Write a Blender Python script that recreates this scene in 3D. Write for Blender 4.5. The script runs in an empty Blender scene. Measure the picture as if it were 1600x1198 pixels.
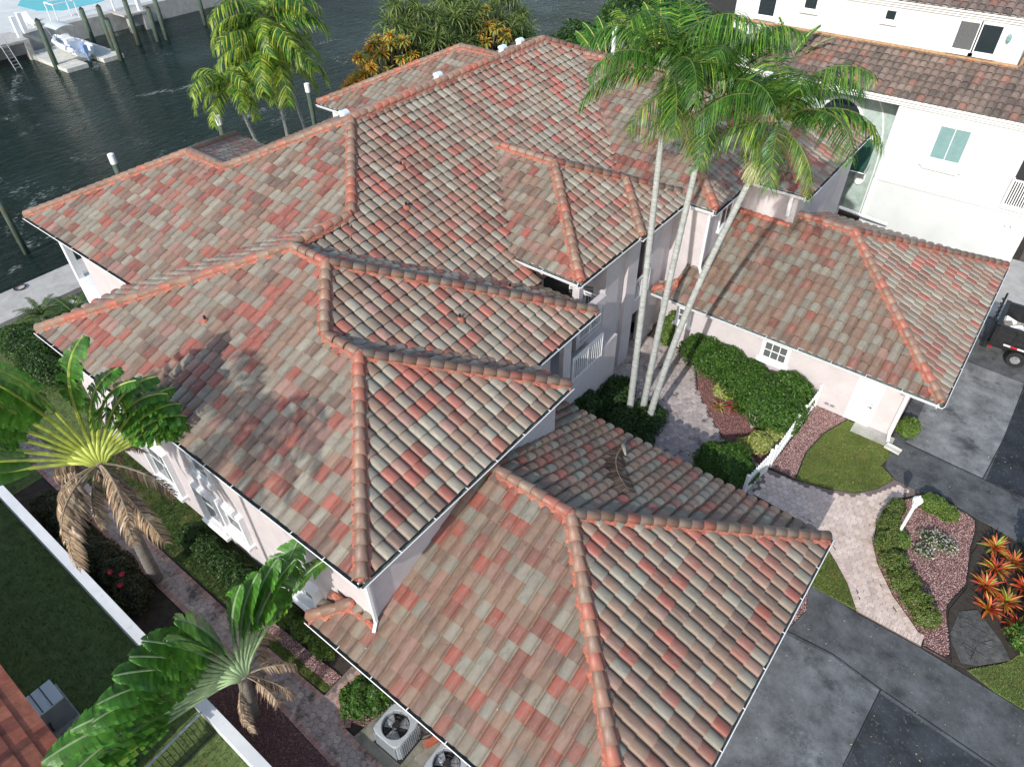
import bpy, math, random
import numpy as np
from mathutils import Vector, Matrix

random.seed(7)
rng = np.random.default_rng(11)
scene = bpy.context.scene
col = scene.collection

# ------------------------------------------------------------------ camera, world, sun, exposure
CAM = Vector((8.9497, -5.1851, 21.0184))
R_ = np.array([[0.78820454, 0.61531241, -0.01114638],
               [-0.40406314, 0.53108933, 0.74476648],
               [-0.46418377, 0.58252448, -0.66723208]])
cd = bpy.data.cameras.new('camera')
cam = bpy.data.objects.new('camera', cd)
col.objects.link(cam)
rt, up, fw = R_
mw = Matrix(((rt[0], up[0], -fw[0], CAM.x), (rt[1], up[1], -fw[1], CAM.y), (rt[2], up[2], -fw[2], CAM.z), (0, 0, 0, 1)))
cam.matrix_world = mw
cd.sensor_width = 36
cd.lens = 36 * 1094.84 / 1600
cd.clip_end = 2000
scene.camera = cam

SUN = Vector((0.7, -4.64, 2.94)).normalized()          # direction towards the sun
w = bpy.data.worlds.new('World')
scene.world = w
w.use_nodes = True
nt = w.node_tree
bg = nt.nodes['Background']
sky = nt.nodes.new('ShaderNodeTexSky')
sky.sky_type = 'NISHITA'
sky.sun_disc = False
sky.sun_elevation = math.asin(SUN.z)
sky.sun_rotation = math.atan2(SUN.x, SUN.y)
sky.air_density = 1.2
sky.dust_density = 1.5
nt.links.new(sky.outputs[0], bg.inputs[0])
bg.inputs[1].default_value = 0.15
sl = bpy.data.lights.new('sun', 'SUN')
sl.energy = 3.0
sl.angle = math.radians(0.6)
sl.color = (1, 0.965, 0.91)
so = bpy.data.objects.new('sun', sl)
so.rotation_euler = SUN.to_track_quat('Z', 'Y').to_euler()
so.location = (0, -20, 40)
col.objects.link(so)
scene.view_settings.view_transform = 'Standard'
scene.view_settings.look = 'None'
scene.view_settings.gamma = 1
scene.view_settings.exposure = 0.48
scene.view_settings.use_curve_mapping = False

# ------------------------------------------------------------------ helpers
def tag(o, label=None, cat=None, group=None, kind=None):
    if label: o['label'] = label
    if cat: o['category'] = cat
    if group: o['group'] = group
    if kind: o['kind'] = kind
    return o

def empty(name, loc, label, cat, group=None, rz=0):
    o = bpy.data.objects.new(name, None)
    o.empty_display_size = 0.2
    o.location = loc
    o.rotation_euler = (0, 0, rz)
    col.objects.link(o)
    return tag(o, label, cat, group)

def link(name, me, parent=None, loc=(0, 0, 0), mat=None, rot=None):
    o = bpy.data.objects.new(name, me)
    o.location = loc
    if rot: o.rotation_euler = rot
    if parent is not None: o.parent = parent
    if mat is not None and not me.materials: me.materials.append(mat)
    col.objects.link(o)
    return o

def mesh_np(name, V, F, C=None, smooth=False, loc=None):
    """V (n,3); F list of index arrays or (m,k) array; C per-face colour"""
    me = bpy.data.meshes.new(name)
    V = np.asarray(V, dtype=np.float32)
    if isinstance(F, np.ndarray):
        k = F.shape[1]; m = len(F)
        me.vertices.add(len(V)); me.vertices.foreach_set('co', V.ravel())
        me.loops.add(m * k); me.loops.foreach_set('vertex_index', F.astype(np.int32).ravel())
        me.polygons.add(m)
        me.polygons.foreach_set('loop_start', np.arange(0, m * k, k, dtype=np.int32))
        me.polygons.foreach_set('loop_total', np.full(m, k, dtype=np.int32))
        me.update(calc_edges=True)
    else:
        me.from_pydata([tuple(map(float, p)) for p in V], [], [list(map(int, f)) for f in F])
    if C is not None:
        a = me.attributes.new('Col', 'FLOAT_COLOR', 'FACE')
        C = np.asarray(C, dtype=np.float32)
        if C.shape[1] == 3: C = np.hstack([C, np.ones((len(C), 1), np.float32)])
        a.data.foreach_set('color', C.ravel())
    if loc is not None:
        a = me.attributes.new('loc', 'FLOAT_VECTOR', 'POINT')
        a.data.foreach_set('vector', np.asarray(loc, dtype=np.float32).ravel())
    if smooth:
        me.polygons.foreach_set('use_smooth', np.ones(len(me.polygons), dtype=bool))
    return me

class MB:
    def __init__(s):
        s.v = []; s.f = []; s.c = []
    def add(s, vs, fs, c=(1, 1, 1)):
        n = len(s.v)
        s.v += [tuple(p) for p in vs]
        s.f += [[i + n for i in f] for f in fs]
        s.c += [c] * len(fs)
    def box(s, x0, x1, y0, y1, z0, z1, c=(1, 1, 1), rz=0, o=(0, 0, 0)):
        vs = [(x, y, z) for z in (z0, z1) for x, y in ((x0, y0), (x1, y0), (x1, y1), (x0, y1))]
        if rz:
            cs, sn = math.cos(rz), math.sin(rz)
            vs = [(x * cs - y * sn, x * sn + y * cs, z) for x, y, z in vs]
        vs = [(x + o[0], y + o[1], z + o[2]) for x, y, z in vs]
        s.add(vs, [(0, 3, 2, 1), (4, 5, 6, 7), (0, 1, 5, 4), (1, 2, 6, 5), (2, 3, 7, 6), (3, 0, 4, 7)], c)
        return s
    def bar(s, a, b, wd, ht=None, c=(1, 1, 1)):
        a = Vector(a); b = Vector(b); d = (b - a).normalized()
        ht = ht or wd
        u = d.cross(Vector((0, 0, 1)))
        u = Vector((1, 0, 0)) if u.length < 1e-4 else u.normalized()
        n = u.cross(d)
        vs = []
        for p in (a, b):
            for i, j in ((-1, -1), (1, -1), (1, 1), (-1, 1)):
                vs.append(p + u * i * wd / 2 + n * j * ht / 2)
        s.add(vs, [(0, 3, 2, 1), (4, 5, 6, 7), (0, 1, 5, 4), (1, 2, 6, 5), (2, 3, 7, 6), (3, 0, 4, 7)], c)
        return s
    def tube(s, pts, rad, n=8, c=(1, 1, 1), cap=True):
        pts = [Vector(p) for p in pts]
        if not hasattr(rad, '__len__'): rad = [rad] * len(pts)
        base = len(s.v); prev = None
        for i, p in enumerate(pts):
            d = (pts[min(i + 1, len(pts) - 1)] - pts[max(i - 1, 0)]).normalized()
            if prev is None:
                u = d.cross(Vector((0, 0, 1)))
                if u.length < 1e-3: u = Vector((1, 0, 0))
            else:
                u = prev - d * prev.dot(d)
            u.normalize(); prev = u
            v = d.cross(u)
            for k in range(n):
                a = 2 * math.pi * k / n
                s.v.append(tuple(p + (u * math.cos(a) + v * math.sin(a)) * rad[i]))
        for i in range(len(pts) - 1):
            for k in range(n):
                s.f.append([base + i * n + k, base + i * n + (k + 1) % n, base + (i + 1) * n + (k + 1) % n, base + (i + 1) * n + k]); s.c.append(c)
        if cap:
            s.f.append([base + k for k in range(n)][::-1]); s.c.append(c)
            s.f.append([base + (len(pts) - 1) * n + k for k in range(n)]); s.c.append(c)
        return s
    def lathe(s, prof, n=16, c=(1, 1, 1), o=(0, 0, 0)):
        base = len(s.v)
        for r, z in prof:
            for k in range(n):
                a = 2 * math.pi * k / n
                s.v.append((o[0] + r * math.cos(a), o[1] + r * math.sin(a), o[2] + z))
        for i in range(len(prof) - 1):
            for k in range(n):
                s.f.append([base + i * n + k, base + i * n + (k + 1) % n, base + (i + 1) * n + (k + 1) % n, base + (i + 1) * n + k]); s.c.append(c)
        s.f.append([base + k for k in range(n)][::-1]); s.c.append(c)
        s.f.append([base + (len(prof) - 1) * n + k for k in range(n)]); s.c.append(c)
        return s
    def prism(s, poly, z0, z1, c=(1, 1, 1)):
        n = len(poly)
        a = sum(poly[i][0] * poly[(i + 1) % n][1] - poly[(i + 1) % n][0] * poly[i][1] for i in range(n))
        if a < 0: poly = poly[::-1]
        vs = [(x, y, z0) for x, y in poly] + [(x, y, z1) for x, y in poly]
        s.add(vs, [list(range(n))[::-1], [n + i for i in range(n)]] + [(i, (i + 1) % n, n + (i + 1) % n, n + i) for i in range(n)], c)
        return s
    def mesh(s, name, smooth=False, origin=(0, 0, 0)):
        V = np.array(s.v, dtype=np.float32).reshape(-1, 3) - np.array(origin, dtype=np.float32)
        return mesh_np(name, V, s.f, s.c, smooth)
    def build(s, name, mat, parent=None, smooth=False, loc=None):
        """loc = base point in world space of the parent's frame"""
        o = (0, 0, 0)
        if loc is not None: o = loc
        elif parent is not None: o = tuple(parent.location)
        me = s.mesh(name, smooth, o)
        me.materials.append(mat)
        ob = bpy.data.objects.new(name, me)
        if parent is not None: ob.parent = parent
        elif loc is not None: ob.location = loc
        if parent is not None and loc is not None:
            ob.location = Vector(loc) - parent.location
        col.objects.link(ob)
        return ob

def nd(nt, t, **k):
    n = nt.nodes.new(t)
    for a, v in k.items(): setattr(n, a, v)
    return n

def mat(name, base=(0.5, 0.5, 0.5), rough=0.7, attr=False, noise=None, noise2=None, bump=None, spec=0.35, metal=0.0, trans=0.0, stretch=None, useloc=False, locmix=None):
    """noise=(scale, amount[, detail]): value mottling; noise2=(scale, colour, threshold, softness): stains; bump=(scale, strength, distance)"""
    m = bpy.data.materials.new(name)
    m.use_nodes = True
    t = m.node_tree; L = t.links
    bs = t.nodes['Principled BSDF']
    bs.inputs['Roughness'].default_value = rough
    bs.inputs['Metallic'].default_value = metal
    bs.inputs['Specular IOR Level'].default_value = spec
    if attr:
        a = nd(t, 'ShaderNodeAttribute'); a.attribute_name = 'Col'; cur = a.outputs['Color']
    else:
        r = nd(t, 'ShaderNodeRGB'); r.outputs[0].default_value = (*base, 1); cur = r.outputs[0]
    if useloc:
        co = nd(t, 'ShaderNodeAttribute'); co.attribute_name = 'loc'; vec = co.outputs['Vector']
    else:
        g = nd(t, 'ShaderNodeNewGeometry'); vec = g.outputs['Position']
    gp = nd(t, 'ShaderNodeNewGeometry'); pos = gp.outputs['Position']
    v1 = vec
    if stretch:
        mp = nd(t, 'ShaderNodeVectorMath', operation='MULTIPLY'); mp.inputs[1].default_value = stretch
        L.new(vec, mp.inputs[0]); v1 = mp.outputs[0]
    if noise:
        n = nd(t, 'ShaderNodeTexNoise'); n.inputs['Scale'].default_value = noise[0]; n.inputs['Detail'].default_value = noise[2] if len(noise) > 2 else 5
        n.inputs['Roughness'].default_value = 0.65
        L.new(v1, n.inputs['Vector'])
        mr = nd(t, 'ShaderNodeMapRange'); mr.inputs[1].default_value = 0.28; mr.inputs[2].default_value = 0.72
        mr.inputs[3].default_value = 1 - noise[1]; mr.inputs[4].default_value = 1 + noise[1]
        L.new(n.outputs[0], mr.inputs[0])
        mu = nd(t, 'ShaderNodeMix', data_type='RGBA', blend_type='MULTIPLY'); mu.inputs[0].default_value = 1
        L.new(cur, mu.inputs[6]); L.new(mr.outputs[0], mu.inputs[7]); cur = mu.outputs[2]
    for lm in (locmix or []):
        mp2 = nd(t, 'ShaderNodeVectorMath', operation='MULTIPLY'); mp2.inputs[1].default_value = lm[5]; L.new(vec, mp2.inputs[0])
        n = nd(t, 'ShaderNodeTexNoise'); n.inputs['Scale'].default_value = lm[0]; n.inputs['Detail'].default_value = 4; L.new(mp2.outputs[0], n.inputs['Vector'])
        mr = nd(t, 'ShaderNodeMapRange'); mr.inputs[1].default_value = lm[2]; mr.inputs[2].default_value = lm[2] + lm[3]; mr.inputs[4].default_value = lm[4]; L.new(n.outputs[0], mr.inputs[0])
        mu = nd(t, 'ShaderNodeMix', data_type='RGBA'); mu.inputs[7].default_value = (*lm[1], 1); L.new(mr.outputs[0], mu.inputs[0]); L.new(cur, mu.inputs[6]); cur = mu.outputs[2]
    for nz in ([noise2] if noise2 and not isinstance(noise2, list) else (noise2 or [])):
        n = nd(t, 'ShaderNodeTexNoise'); n.inputs['Scale'].default_value = nz[0]; n.inputs['Detail'].default_value = 6; n.inputs['Roughness'].default_value = 0.7
        L.new(pos, n.inputs['Vector'])
        mr = nd(t, 'ShaderNodeMapRange'); mr.inputs[1].default_value = nz[2]; mr.inputs[2].default_value = nz[2] + nz[3]
        mr.inputs[4].default_value = nz[4] if len(nz) > 4 else 0.8
        L.new(n.outputs[0], mr.inputs[0])
        mu = nd(t, 'ShaderNodeMix', data_type='RGBA'); mu.inputs[7].default_value = (*nz[1], 1)
        L.new(mr.outputs[0], mu.inputs[0]); L.new(cur, mu.inputs[6]); cur = mu.outputs[2]
    L.new(cur, bs.inputs['Base Color'])
    if bump:
        n = nd(t, 'ShaderNodeTexNoise'); n.inputs['Scale'].default_value = bump[0]; n.inputs['Detail'].default_value = 5
        L.new(v1, n.inputs['Vector'])
        b = nd(t, 'ShaderNodeBump'); b.inputs['Strength'].default_value = bump[1]; b.inputs['Distance'].default_value = bump[2]
        L.new(n.outputs[0], b.inputs['Height']); L.new(b.outputs[0], bs.inputs['Normal'])
    if trans:
        tr = nd(t, 'ShaderNodeBsdfTranslucent'); mx = nd(t, 'ShaderNodeMixShader'); mx.inputs[0].default_value = trans
        hs = nd(t, 'ShaderNodeHueSaturation'); hs.inputs['Value'].default_value = 1.6; hs.inputs['Hue'].default_value = 0.485
        L.new(cur, hs.inputs['Color']); L.new(hs.outputs[0], tr.inputs['Color'])
        L.new(bs.outputs[0], mx.inputs[1]); L.new(tr.outputs[0], mx.inputs[2])
        L.new(mx.outputs[0], t.nodes['Material Output'].inputs['Surface'])
    return m

M = {}
M['tile'] = mat('roof_tile', attr=True, rough=0.5, noise=(5, 0.17, 5), useloc=True, stretch=(2.2, 0.6, 1), bump=(30, 0.22, 0.008), spec=0.45,
                locmix=[(7, (0.26, 0.185, 0.14), 0.54, 0.08, 0.42, (1, 0.22, 1)), (8, (0.25, 0.235, 0.195), 0.60, 0.06, 0.4, (1.1, 0.25, 1)), (6, (0.29, 0.17, 0.14), 0.60, 0.08, 0.4, (1, 0.3, 1))],
                noise2=[(0.55, (0.075, 0.066, 0.058), 0.53, 0.2, 0.42), (1.7, (0.13, 0.10, 0.085), 0.55, 0.12, 0.4), (9.0, (0.06, 0.055, 0.05), 0.66, 0.05, 0.55), (15.0, (0.46, 0.43, 0.38), 0.71, 0.03, 0.6)])
M['mortar'] = mat('red_mortar', (0.36, 0.125, 0.085), 0.8, noise=(9, 0.4), noise2=(7, (0.45, 0.36, 0.31), 0.60, 0.1, 0.7), bump=(30, 0.8, 0.02))
M['deck'] = mat('roof_deck', (0.055, 0.035, 0.03), 0.9)
M['wall'] = mat('pink_stucco', (0.54, 0.495, 0.50), 0.85, noise=(1.3, 0.10), noise2=[(0.8, (0.42, 0.38, 0.38), 0.56, 0.2, 0.4), (6, (0.34, 0.31, 0.30), 0.64, 0.1, 0.4)], bump=(38, 0.45, 0.015))
M['white'] = mat('white_paint', (0.80, 0.81, 0.82), 0.45, noise=(3, 0.06), noise2=(5, (0.42, 0.43, 0.42), 0.64, 0.12, 0.5))
M['gutter_in'] = mat('gutter_inside', (0.13, 0.16, 0.155), 0.6, noise=(6, 0.5), noise2=(9, (0.03, 0.03, 0.025), 0.55, 0.1))
M['concrete'] = mat('concrete', (0.40, 0.39, 0.37), 0.85, noise=(1.6, 0.2), noise2=(0.9, (0.2, 0.195, 0.18), 0.55, 0.2, 0.6), bump=(40, 0.2, 0.01))
M['nbwall'] = mat('white_stucco', (0.60, 0.625, 0.615), 0.85, noise=(0.9, 0.06), noise2=(0.35, (0.50, 0.55, 0.53), 0.55, 0.25, 0.5), bump=(45, 0.25, 0.01))
M['nbgreen'] = mat('pale_green_stucco', (0.40, 0.49, 0.455), 0.85, noise=(3.5, 0.15), noise2=(2.6, (0.27, 0.38, 0.33), 0.5, 0.12, 0.7), bump=(45, 0.25, 0.01))
M['glass'] = mat('window_glass', (0.02, 0.03, 0.035), 0.06, spec=0.9)
M['glass_pale'] = mat('curtained_glass', (0.20, 0.33, 0.33), 0.12, spec=0.7, noise=(4, 0.1))
M['screen'] = mat('window_screen', (0.10, 0.105, 0.11), 0.6, noise=(20, 0.3))
M['black'] = mat('black_paint', (0.018, 0.018, 0.02), 0.38, spec=0.5, noise=(5, 0.4))
M['dark'] = mat('dark_interior', (0.03, 0.028, 0.03), 0.9)
M['metal'] = mat('grey_metal', (0.36, 0.38, 0.40), 0.4, metal=0.55, noise=(4, 0.12))
M['acgrey'] = mat('grey_enamel', (0.30, 0.325, 0.345), 0.5, noise=(3, 0.1), noise2=(8, (0.2, 0.2, 0.19), 0.62, 0.1, 0.5))
M['rubber'] = mat('tyre_rubber', (0.02, 0.02, 0.022), 0.8, noise=(9, 0.3))
M['paver'] = mat('paver', attr=True, rough=0.85, noise=(7, 0.16), noise2=[(1.1, (0.17, 0.14, 0.135), 0.585, 0.13, 0.6), (16, (0.16, 0.14, 0.13), 0.66, 0.06, 0.5)], bump=(60, 0.3, 0.006))
M['court'] = mat('court_paver', attr=True, rough=0.85, noise=(5, 0.2), noise2=[(1.5, (0.035, 0.033, 0.03), 0.53, 0.14, 0.85), (8, (0.04, 0.037, 0.03), 0.6, 0.1, 0.7)], bump=(60, 0.3, 0.006))
M['joint'] = mat('joint_sand', (0.17, 0.13, 0.12), 0.95, noise=(20, 0.3))
M['asphalt'] = mat('stained_asphalt', attr=True, rough=0.8, noise=(1.1, 0.62, 11), noise2=[(0.45, (0.15, 0.165, 0.17), 0.55, 0.16, 0.5), (0.9, (0.012, 0.014, 0.017), 0.54, 0.12, 0.6), (4.5, (0.20, 0.21, 0.215), 0.62, 0.1, 0.35), (7, (0.012, 0.013, 0.014), 0.62, 0.08, 0.6), (9, (0.23, 0.235, 0.235), 0.57, 0.12, 0.35), (16, (0.015, 0.015, 0.016), 0.58, 0.08, 0.45), (40, (0.33, 0.34, 0.34), 0.66, 0.04, 0.7)], bump=(90, 0.35, 0.008))
M['soil'] = mat('dark_soil', (0.045, 0.037, 0.03), 0.95, noise=(4, 0.4), noise2=(2, (0.02, 0.03, 0.01), 0.55, 0.2, 0.6), bump=(25, 0.8, 0.03))
M['turf'] = mat('turf', (0.10, 0.145, 0.045), 0.95, noise=(3, 0.35), noise2=(1.2, (0.12, 0.11, 0.03), 0.58, 0.15, 0.5), bump=(60, 0.8, 0.02))
M['blade'] = mat('grass_blade', attr=True, rough=0.6, noise=(1.1, 0.25), noise2=[(0.9, (0.36, 0.31, 0.12), 0.54, 0.14, 0.6)], trans=0.35)
M['gravelbed'] = mat('gravel_bed', (0.16, 0.085, 0.08), 0.95, noise=(30, 0.5), bump=(60, 1, 0.03))
M['stone'] = mat('pink_gravel_stone', attr=True, rough=0.85, noise=(12, 0.2))
M['leaf'] = mat('leaf', attr=True, rough=0.42, noise=(3, 0.22), trans=0.3, spec=0.4)
M['frond'] = mat('frond', attr=True, rough=0.42, noise=(4, 0.4), noise2=(2.5, (0.30, 0.28, 0.06), 0.62, 0.1, 0.45), trans=0.3, spec=0.4)
M['deadleaf'] = mat('dead_leaf', attr=True, rough=0.85, noise=(6, 0.35), trans=0.12)
M['trunk'] = mat('palm_trunk', (0.35, 0.365, 0.345), 0.85, noise=(3, 0.4), stretch=(1, 1, 7), noise2=(3, (0.25, 0.26, 0.22), 0.58, 0.12, 0.6), bump=(9, 0.6, 0.03))
M['trunk_dark'] = mat('brown_trunk', (0.19, 0.17, 0.15), 0.9, noise=(3, 0.4), stretch=(1, 1, 5), bump=(9, 0.9, 0.04))
M['stem'] = mat('green_stem', attr=True, rough=0.4, noise=(2, 0.15))
M['wood'] = mat('piling_wood', (0.075, 0.11, 0.085), 0.85, noise=(3, 0.4), stretch=(2, 2, 0.6), noise2=(1.4, (0.10, 0.065, 0.03), 0.5, 0.2, 0.8), bump=(12, 0.6, 0.03))
M['plastic'] = mat('pale_plastic', (0.55, 0.55, 0.50), 0.6, noise=(2, 0.15))
M['boat'] = mat('boat_gelcoat', (0.72, 0.76, 0.82), 0.3, noise=(2, 0.1), spec=0.5)
M['canvas'] = mat('bimini_canvas', (0.5, 0.55, 0.55), 0.8, noise=(3, 0.1))
M['green_canvas'] = mat('green_awning', (0.01, 0.06, 0.045), 0.7, noise=(3, 0.2))
M['flat_tile'] = mat('terracotta_flat_tile', attr=True, rough=0.8, noise=(5, 0.3), noise2=(3, (0.10, 0.05, 0.04), 0.6, 0.15, 0.5), bump=(30, 0.4, 0.01))
M['vent'] = mat('vent_sheet_metal', (0.62, 0.72, 0.82), 0.4, noise=(4, 0.1))

def water_mat(name, base, rough, scale, strength):
    m = bpy.data.materials.new(name); m.use_nodes = True
    t = m.node_tree; L = t.links; bs = t.nodes['Principled BSDF']
    bs.inputs['Base Color'].default_value = (*base, 1); bs.inputs['Roughness'].default_value = rough
    bs.inputs['IOR'].default_value = 1.25
    g = nd(t, 'ShaderNodeNewGeometry')
    mp = nd(t, 'ShaderNodeVectorMath', operation='MULTIPLY'); mp.inputs[1].default_value = (1, 0.42, 1); L.new(g.outputs['Position'], mp.inputs[0])
    n1 = nd(t, 'ShaderNodeTexNoise'); n1.inputs['Scale'].default_value = scale; n1.inputs['Detail'].default_value = 7; n1.inputs['Roughness'].default_value = 0.62; n1.inputs['Distortion'].default_value = 0.6
    L.new(mp.outputs[0], n1.inputs['Vector'])
    n2 = nd(t, 'ShaderNodeTexNoise'); n2.inputs['Scale'].default_value = 0.12; n2.inputs['Detail'].default_value = 3
    L.new(g.outputs['Position'], n2.inputs['Vector'])
    mr = nd(t, 'ShaderNodeMapRange'); mr.inputs[1].default_value = 0.35; mr.inputs[2].default_value = 0.65; mr.inputs[3].default_value = 0.45; mr.inputs[4].default_value = 1.3
    L.new(n2.outputs[0], mr.inputs[0])
    mm = nd(t, 'ShaderNodeMath', operation='MULTIPLY'); L.new(n1.outputs[0], mm.inputs[0]); L.new(mr.outputs[0], mm.inputs[1])
    if scale > 2:      # thin foam and floating specks in drifting bands
        bs.inputs['Specular IOR Level'].default_value = 0.4
        n3 = nd(t, 'ShaderNodeTexNoise'); n3.inputs['Scale'].default_value = 5.0; n3.inputs['Detail'].default_value = 8; n3.inputs['Roughness'].default_value = 0.75; L.new(mp.outputs[0], n3.inputs['Vector'])
        n4 = nd(t, 'ShaderNodeTexNoise'); n4.inputs['Scale'].default_value = 0.16; n4.inputs['Detail'].default_value = 3; n4.inputs['Distortion'].default_value = 1.5; L.new(g.outputs['Position'], n4.inputs['Vector'])
        a_ = nd(t, 'ShaderNodeMath', operation='MULTIPLY'); L.new(n3.outputs[0], a_.inputs[0]); L.new(n4.outputs[0], a_.inputs[1])
        r3 = nd(t, 'ShaderNodeMapRange'); r3.inputs[1].default_value = 0.345; r3.inputs[2].default_value = 0.40; r3.inputs[4].default_value = 0.75; L.new(a_.outputs[0], r3.inputs[0])
        mx = nd(t, 'ShaderNodeMix', data_type='RGBA'); mx.inputs[6].default_value = (*base, 1); mx.inputs[7].default_value = (0.34, 0.38, 0.37, 1); L.new(r3.outputs[0], mx.inputs[0]); L.new(mx.outputs[2], bs.inputs['Base Color'])
    b = nd(t, 'ShaderNodeBump'); b.inputs['Strength'].default_value = strength; b.inputs['Distance'].default_value = 0.5
    L.new(mm.outputs[0], b.inputs['Height']); L.new(b.outputs[0], bs.inputs['Normal'])
    return m
M['water'] = water_mat('canal_water', (0.008, 0.020, 0.015), 0.08, 2.2, 1.0)
M['pool'] = water_mat('pool_water', (0.03, 0.42, 0.50), 0.05, 1.5, 0.2)

def inpoly(P, poly):
    x, y = P[:, 0], P[:, 1]
    r = np.zeros(len(P), bool); n = len(poly); j = n - 1
    for i in range(n):
        xi, yi = poly[i]; xj, yj = poly[j]
        c = ((yi > y) != (yj > y)) & (x < (xj - xi) * (y - yi) / (yj - yi + 1e-12) + xi)
        r ^= c; j = i
    return r

def sample(poly, n):
    p = np.array(poly); lo = p.min(0); hi = p.max(0); out = []
    k = 0
    while k < n:
        q = lo + rng.random((n * 2, 2)) * (hi - lo)
        q = q[inpoly(q, poly)]
        out.append(q); k += len(q)
    return np.vstack(out)[:n]

def in_view(P, m=0.0):
    q = (np.asarray(P) - np.array(CAM)) @ R_.T
    u = 800 + 1094.84 * q[:, 0] / q[:, 2]; v = 599 - 1094.84 * q[:, 1] / q[:, 2]
    return (q[:, 2] > 0.5) & (u > -m) & (u < 1600 + m) & (v > -m) & (v < 1198 + m)

# ------------------------------------------------------------------ ground, water
g = MB(); g.prism([(-31.3, -300), (400, -300), (400, 400), (-31.3, 400)], -3.0, -0.02)
tag(g.build('ground', M['soil']), kind='structure')
g = MB(); g.box(-77.2, -31.2, -300, 400, -1.3, -1.0)
tag(g.build('canal_water', M['water']), kind='structure')
g = MB(); g.box(-400, -77.4, -300, 400, -3, 0.55)
tag(g.build('far_bank_ground', M['concrete']), kind='structure')
# near seawall walk
g = MB(); g.box(-31.25, -28.5, -60, 110, -2.5, 0.25)
sw = tag(g.build('seawall_walk', M['concrete']), kind='structure')

# ------------------------------------------------------------------ tiled roofs
TW, TL = 0.387, 0.466            # tile cover width, exposed length along the slope
PAL = [((0.27, 0.245, 0.195), 23), ((0.24, 0.20, 0.155), 18), ((0.25, 0.165, 0.12), 22), ((0.18, 0.12, 0.092), 9), ((0.31, 0.108, 0.08), 12), ((0.235, 0.09, 0.068), 6), ((0.30, 0.18, 0.145), 10)]
PC = np.array([p[0] for p in PAL]); PW = np.array([p[1] for p in PAL], float); PW /= PW.sum()
def tile_profile(w=TW, h=0.10):
    s = []; z = []
    cw_ = w * 0.86
    for i in range(9):
        a = math.pi * i / 8
        s.append(cw_ / 2 - cw_ / 2 * math.cos(a)); z.append(h * math.sin(a) ** 0.78)
    s += [w * 0.94, w * 1.0]; z += [-0.022, -0.012]
    return np.array(s), np.array(z)
PS, PZ = tile_profile()
NP_ = len(PS)
def tile_local(L=TL, lift=0.052):
    """vertices in (s, t, z): t runs up the slope, front lip at t=0"""
    V = []
    for t, dz in ((0.0, lift - 0.013), (0.0, lift), (0.0, lift), (L * 1.05, 0.0)):
        zz = PZ + dz
        V.append(np.stack([PS, np.full(NP_, t), zz], 1))
    V = np.vstack(V); F = []
    for r in (0, 2):
        for i in range(NP_ - 1):
            F.append([r * NP_ + i, r * NP_ + i + 1, (r + 1) * NP_ + i + 1, (r + 1) * NP_ + i])
    return V, np.array(F)
TV, TF = tile_local()
TILE_MESHES = []
def tile_mesh_variants(n=28):
    for i in range(n):
        c = PC[rng.choice(len(PC), p=PW)] * rng.uniform(0.86, 1.16)
        off = rng.random(2) * 50
        loc = TV + np.array([off[0], off[1], 0])
        me = mesh_np('tile', TV, TF, np.tile(c, (len(TF), 1)), False, loc)
        me.materials.append(M['tile'])
        me.polygons.foreach_set('use_smooth', np.array([k >= NP_ - 1 for k in range(len(TF))]))
        TILE_MESHES.append(me)
tile_mesh_variants()

def clip_poly(P, edges):
    """P list of 3-vectors (s,t,z); edges (nx, ny, d): keep nx*s+ny*t >= d"""
    for nx, ny, d in edges:
        out = []
        for i in range(len(P)):
            a, b = P[i], P[(i + 1) % len(P)]
            da = nx * a[0] + ny * a[1] - d; db = nx * b[0] + ny * b[1] - d
            if da >= 0: out.append(a)
            if (da >= 0) != (db >= 0):
                k = da / (da - db); out.append(a + (b - a) * k)
        P = out
        if len(P) < 3: return []
    return P

class Block:
    """hip roof as the minimum of sloping planes over a rectangular footprint; a plane is (side, eave coordinate, eave z, slope)"""
    def __init__(s, x0, x1, y0, y1, planes):
        s.x0, s.x1, s.y0, s.y1 = x0, x1, y0, y1
        s.planes = planes
    def pz(s, p, x, y):
        side, e, z, m = p
        return z + m * {'-y': y - e, '+y': e - y, '-x': x - e, '+x': e - x}[side]
    def height(s, x, y):
        h = np.min([s.pz(p, x, y) for p in s.planes], axis=0)
        ins = (x > s.x0) & (x < s.x1) & (y > s.y0) & (y < s.y1)
        return np.where(ins, h, -99)
    def face(s, i):
        P = [np.array([s.x0, s.y0, 0.]), np.array([s.x1, s.y0, 0.]), np.array([s.x1, s.y1, 0.]), np.array([s.x0, s.y1, 0.])]
        def lin(p):
            side, e, z, m = p
            sx = {'-x': m, '+x': -m}.get(side, 0); sy = {'-y': m, '+y': -m}.get(side, 0)
            return sx, sy, z - (sx + sy) * e
        a = lin(s.planes[i]); E = []
        for j, p in enumerate(s.planes):
            if j == i: continue
            b = lin(p)
            nx, ny, c = b[0] - a[0], b[1] - a[1], b[2] - a[2]
            l = math.hypot(nx, ny)
            if l < 1e-9: continue
            E.append((nx / l, ny / l, -c / l))
        P = clip_poly(P, E)
        return [(p[0], p[1]) for p in P]

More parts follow.
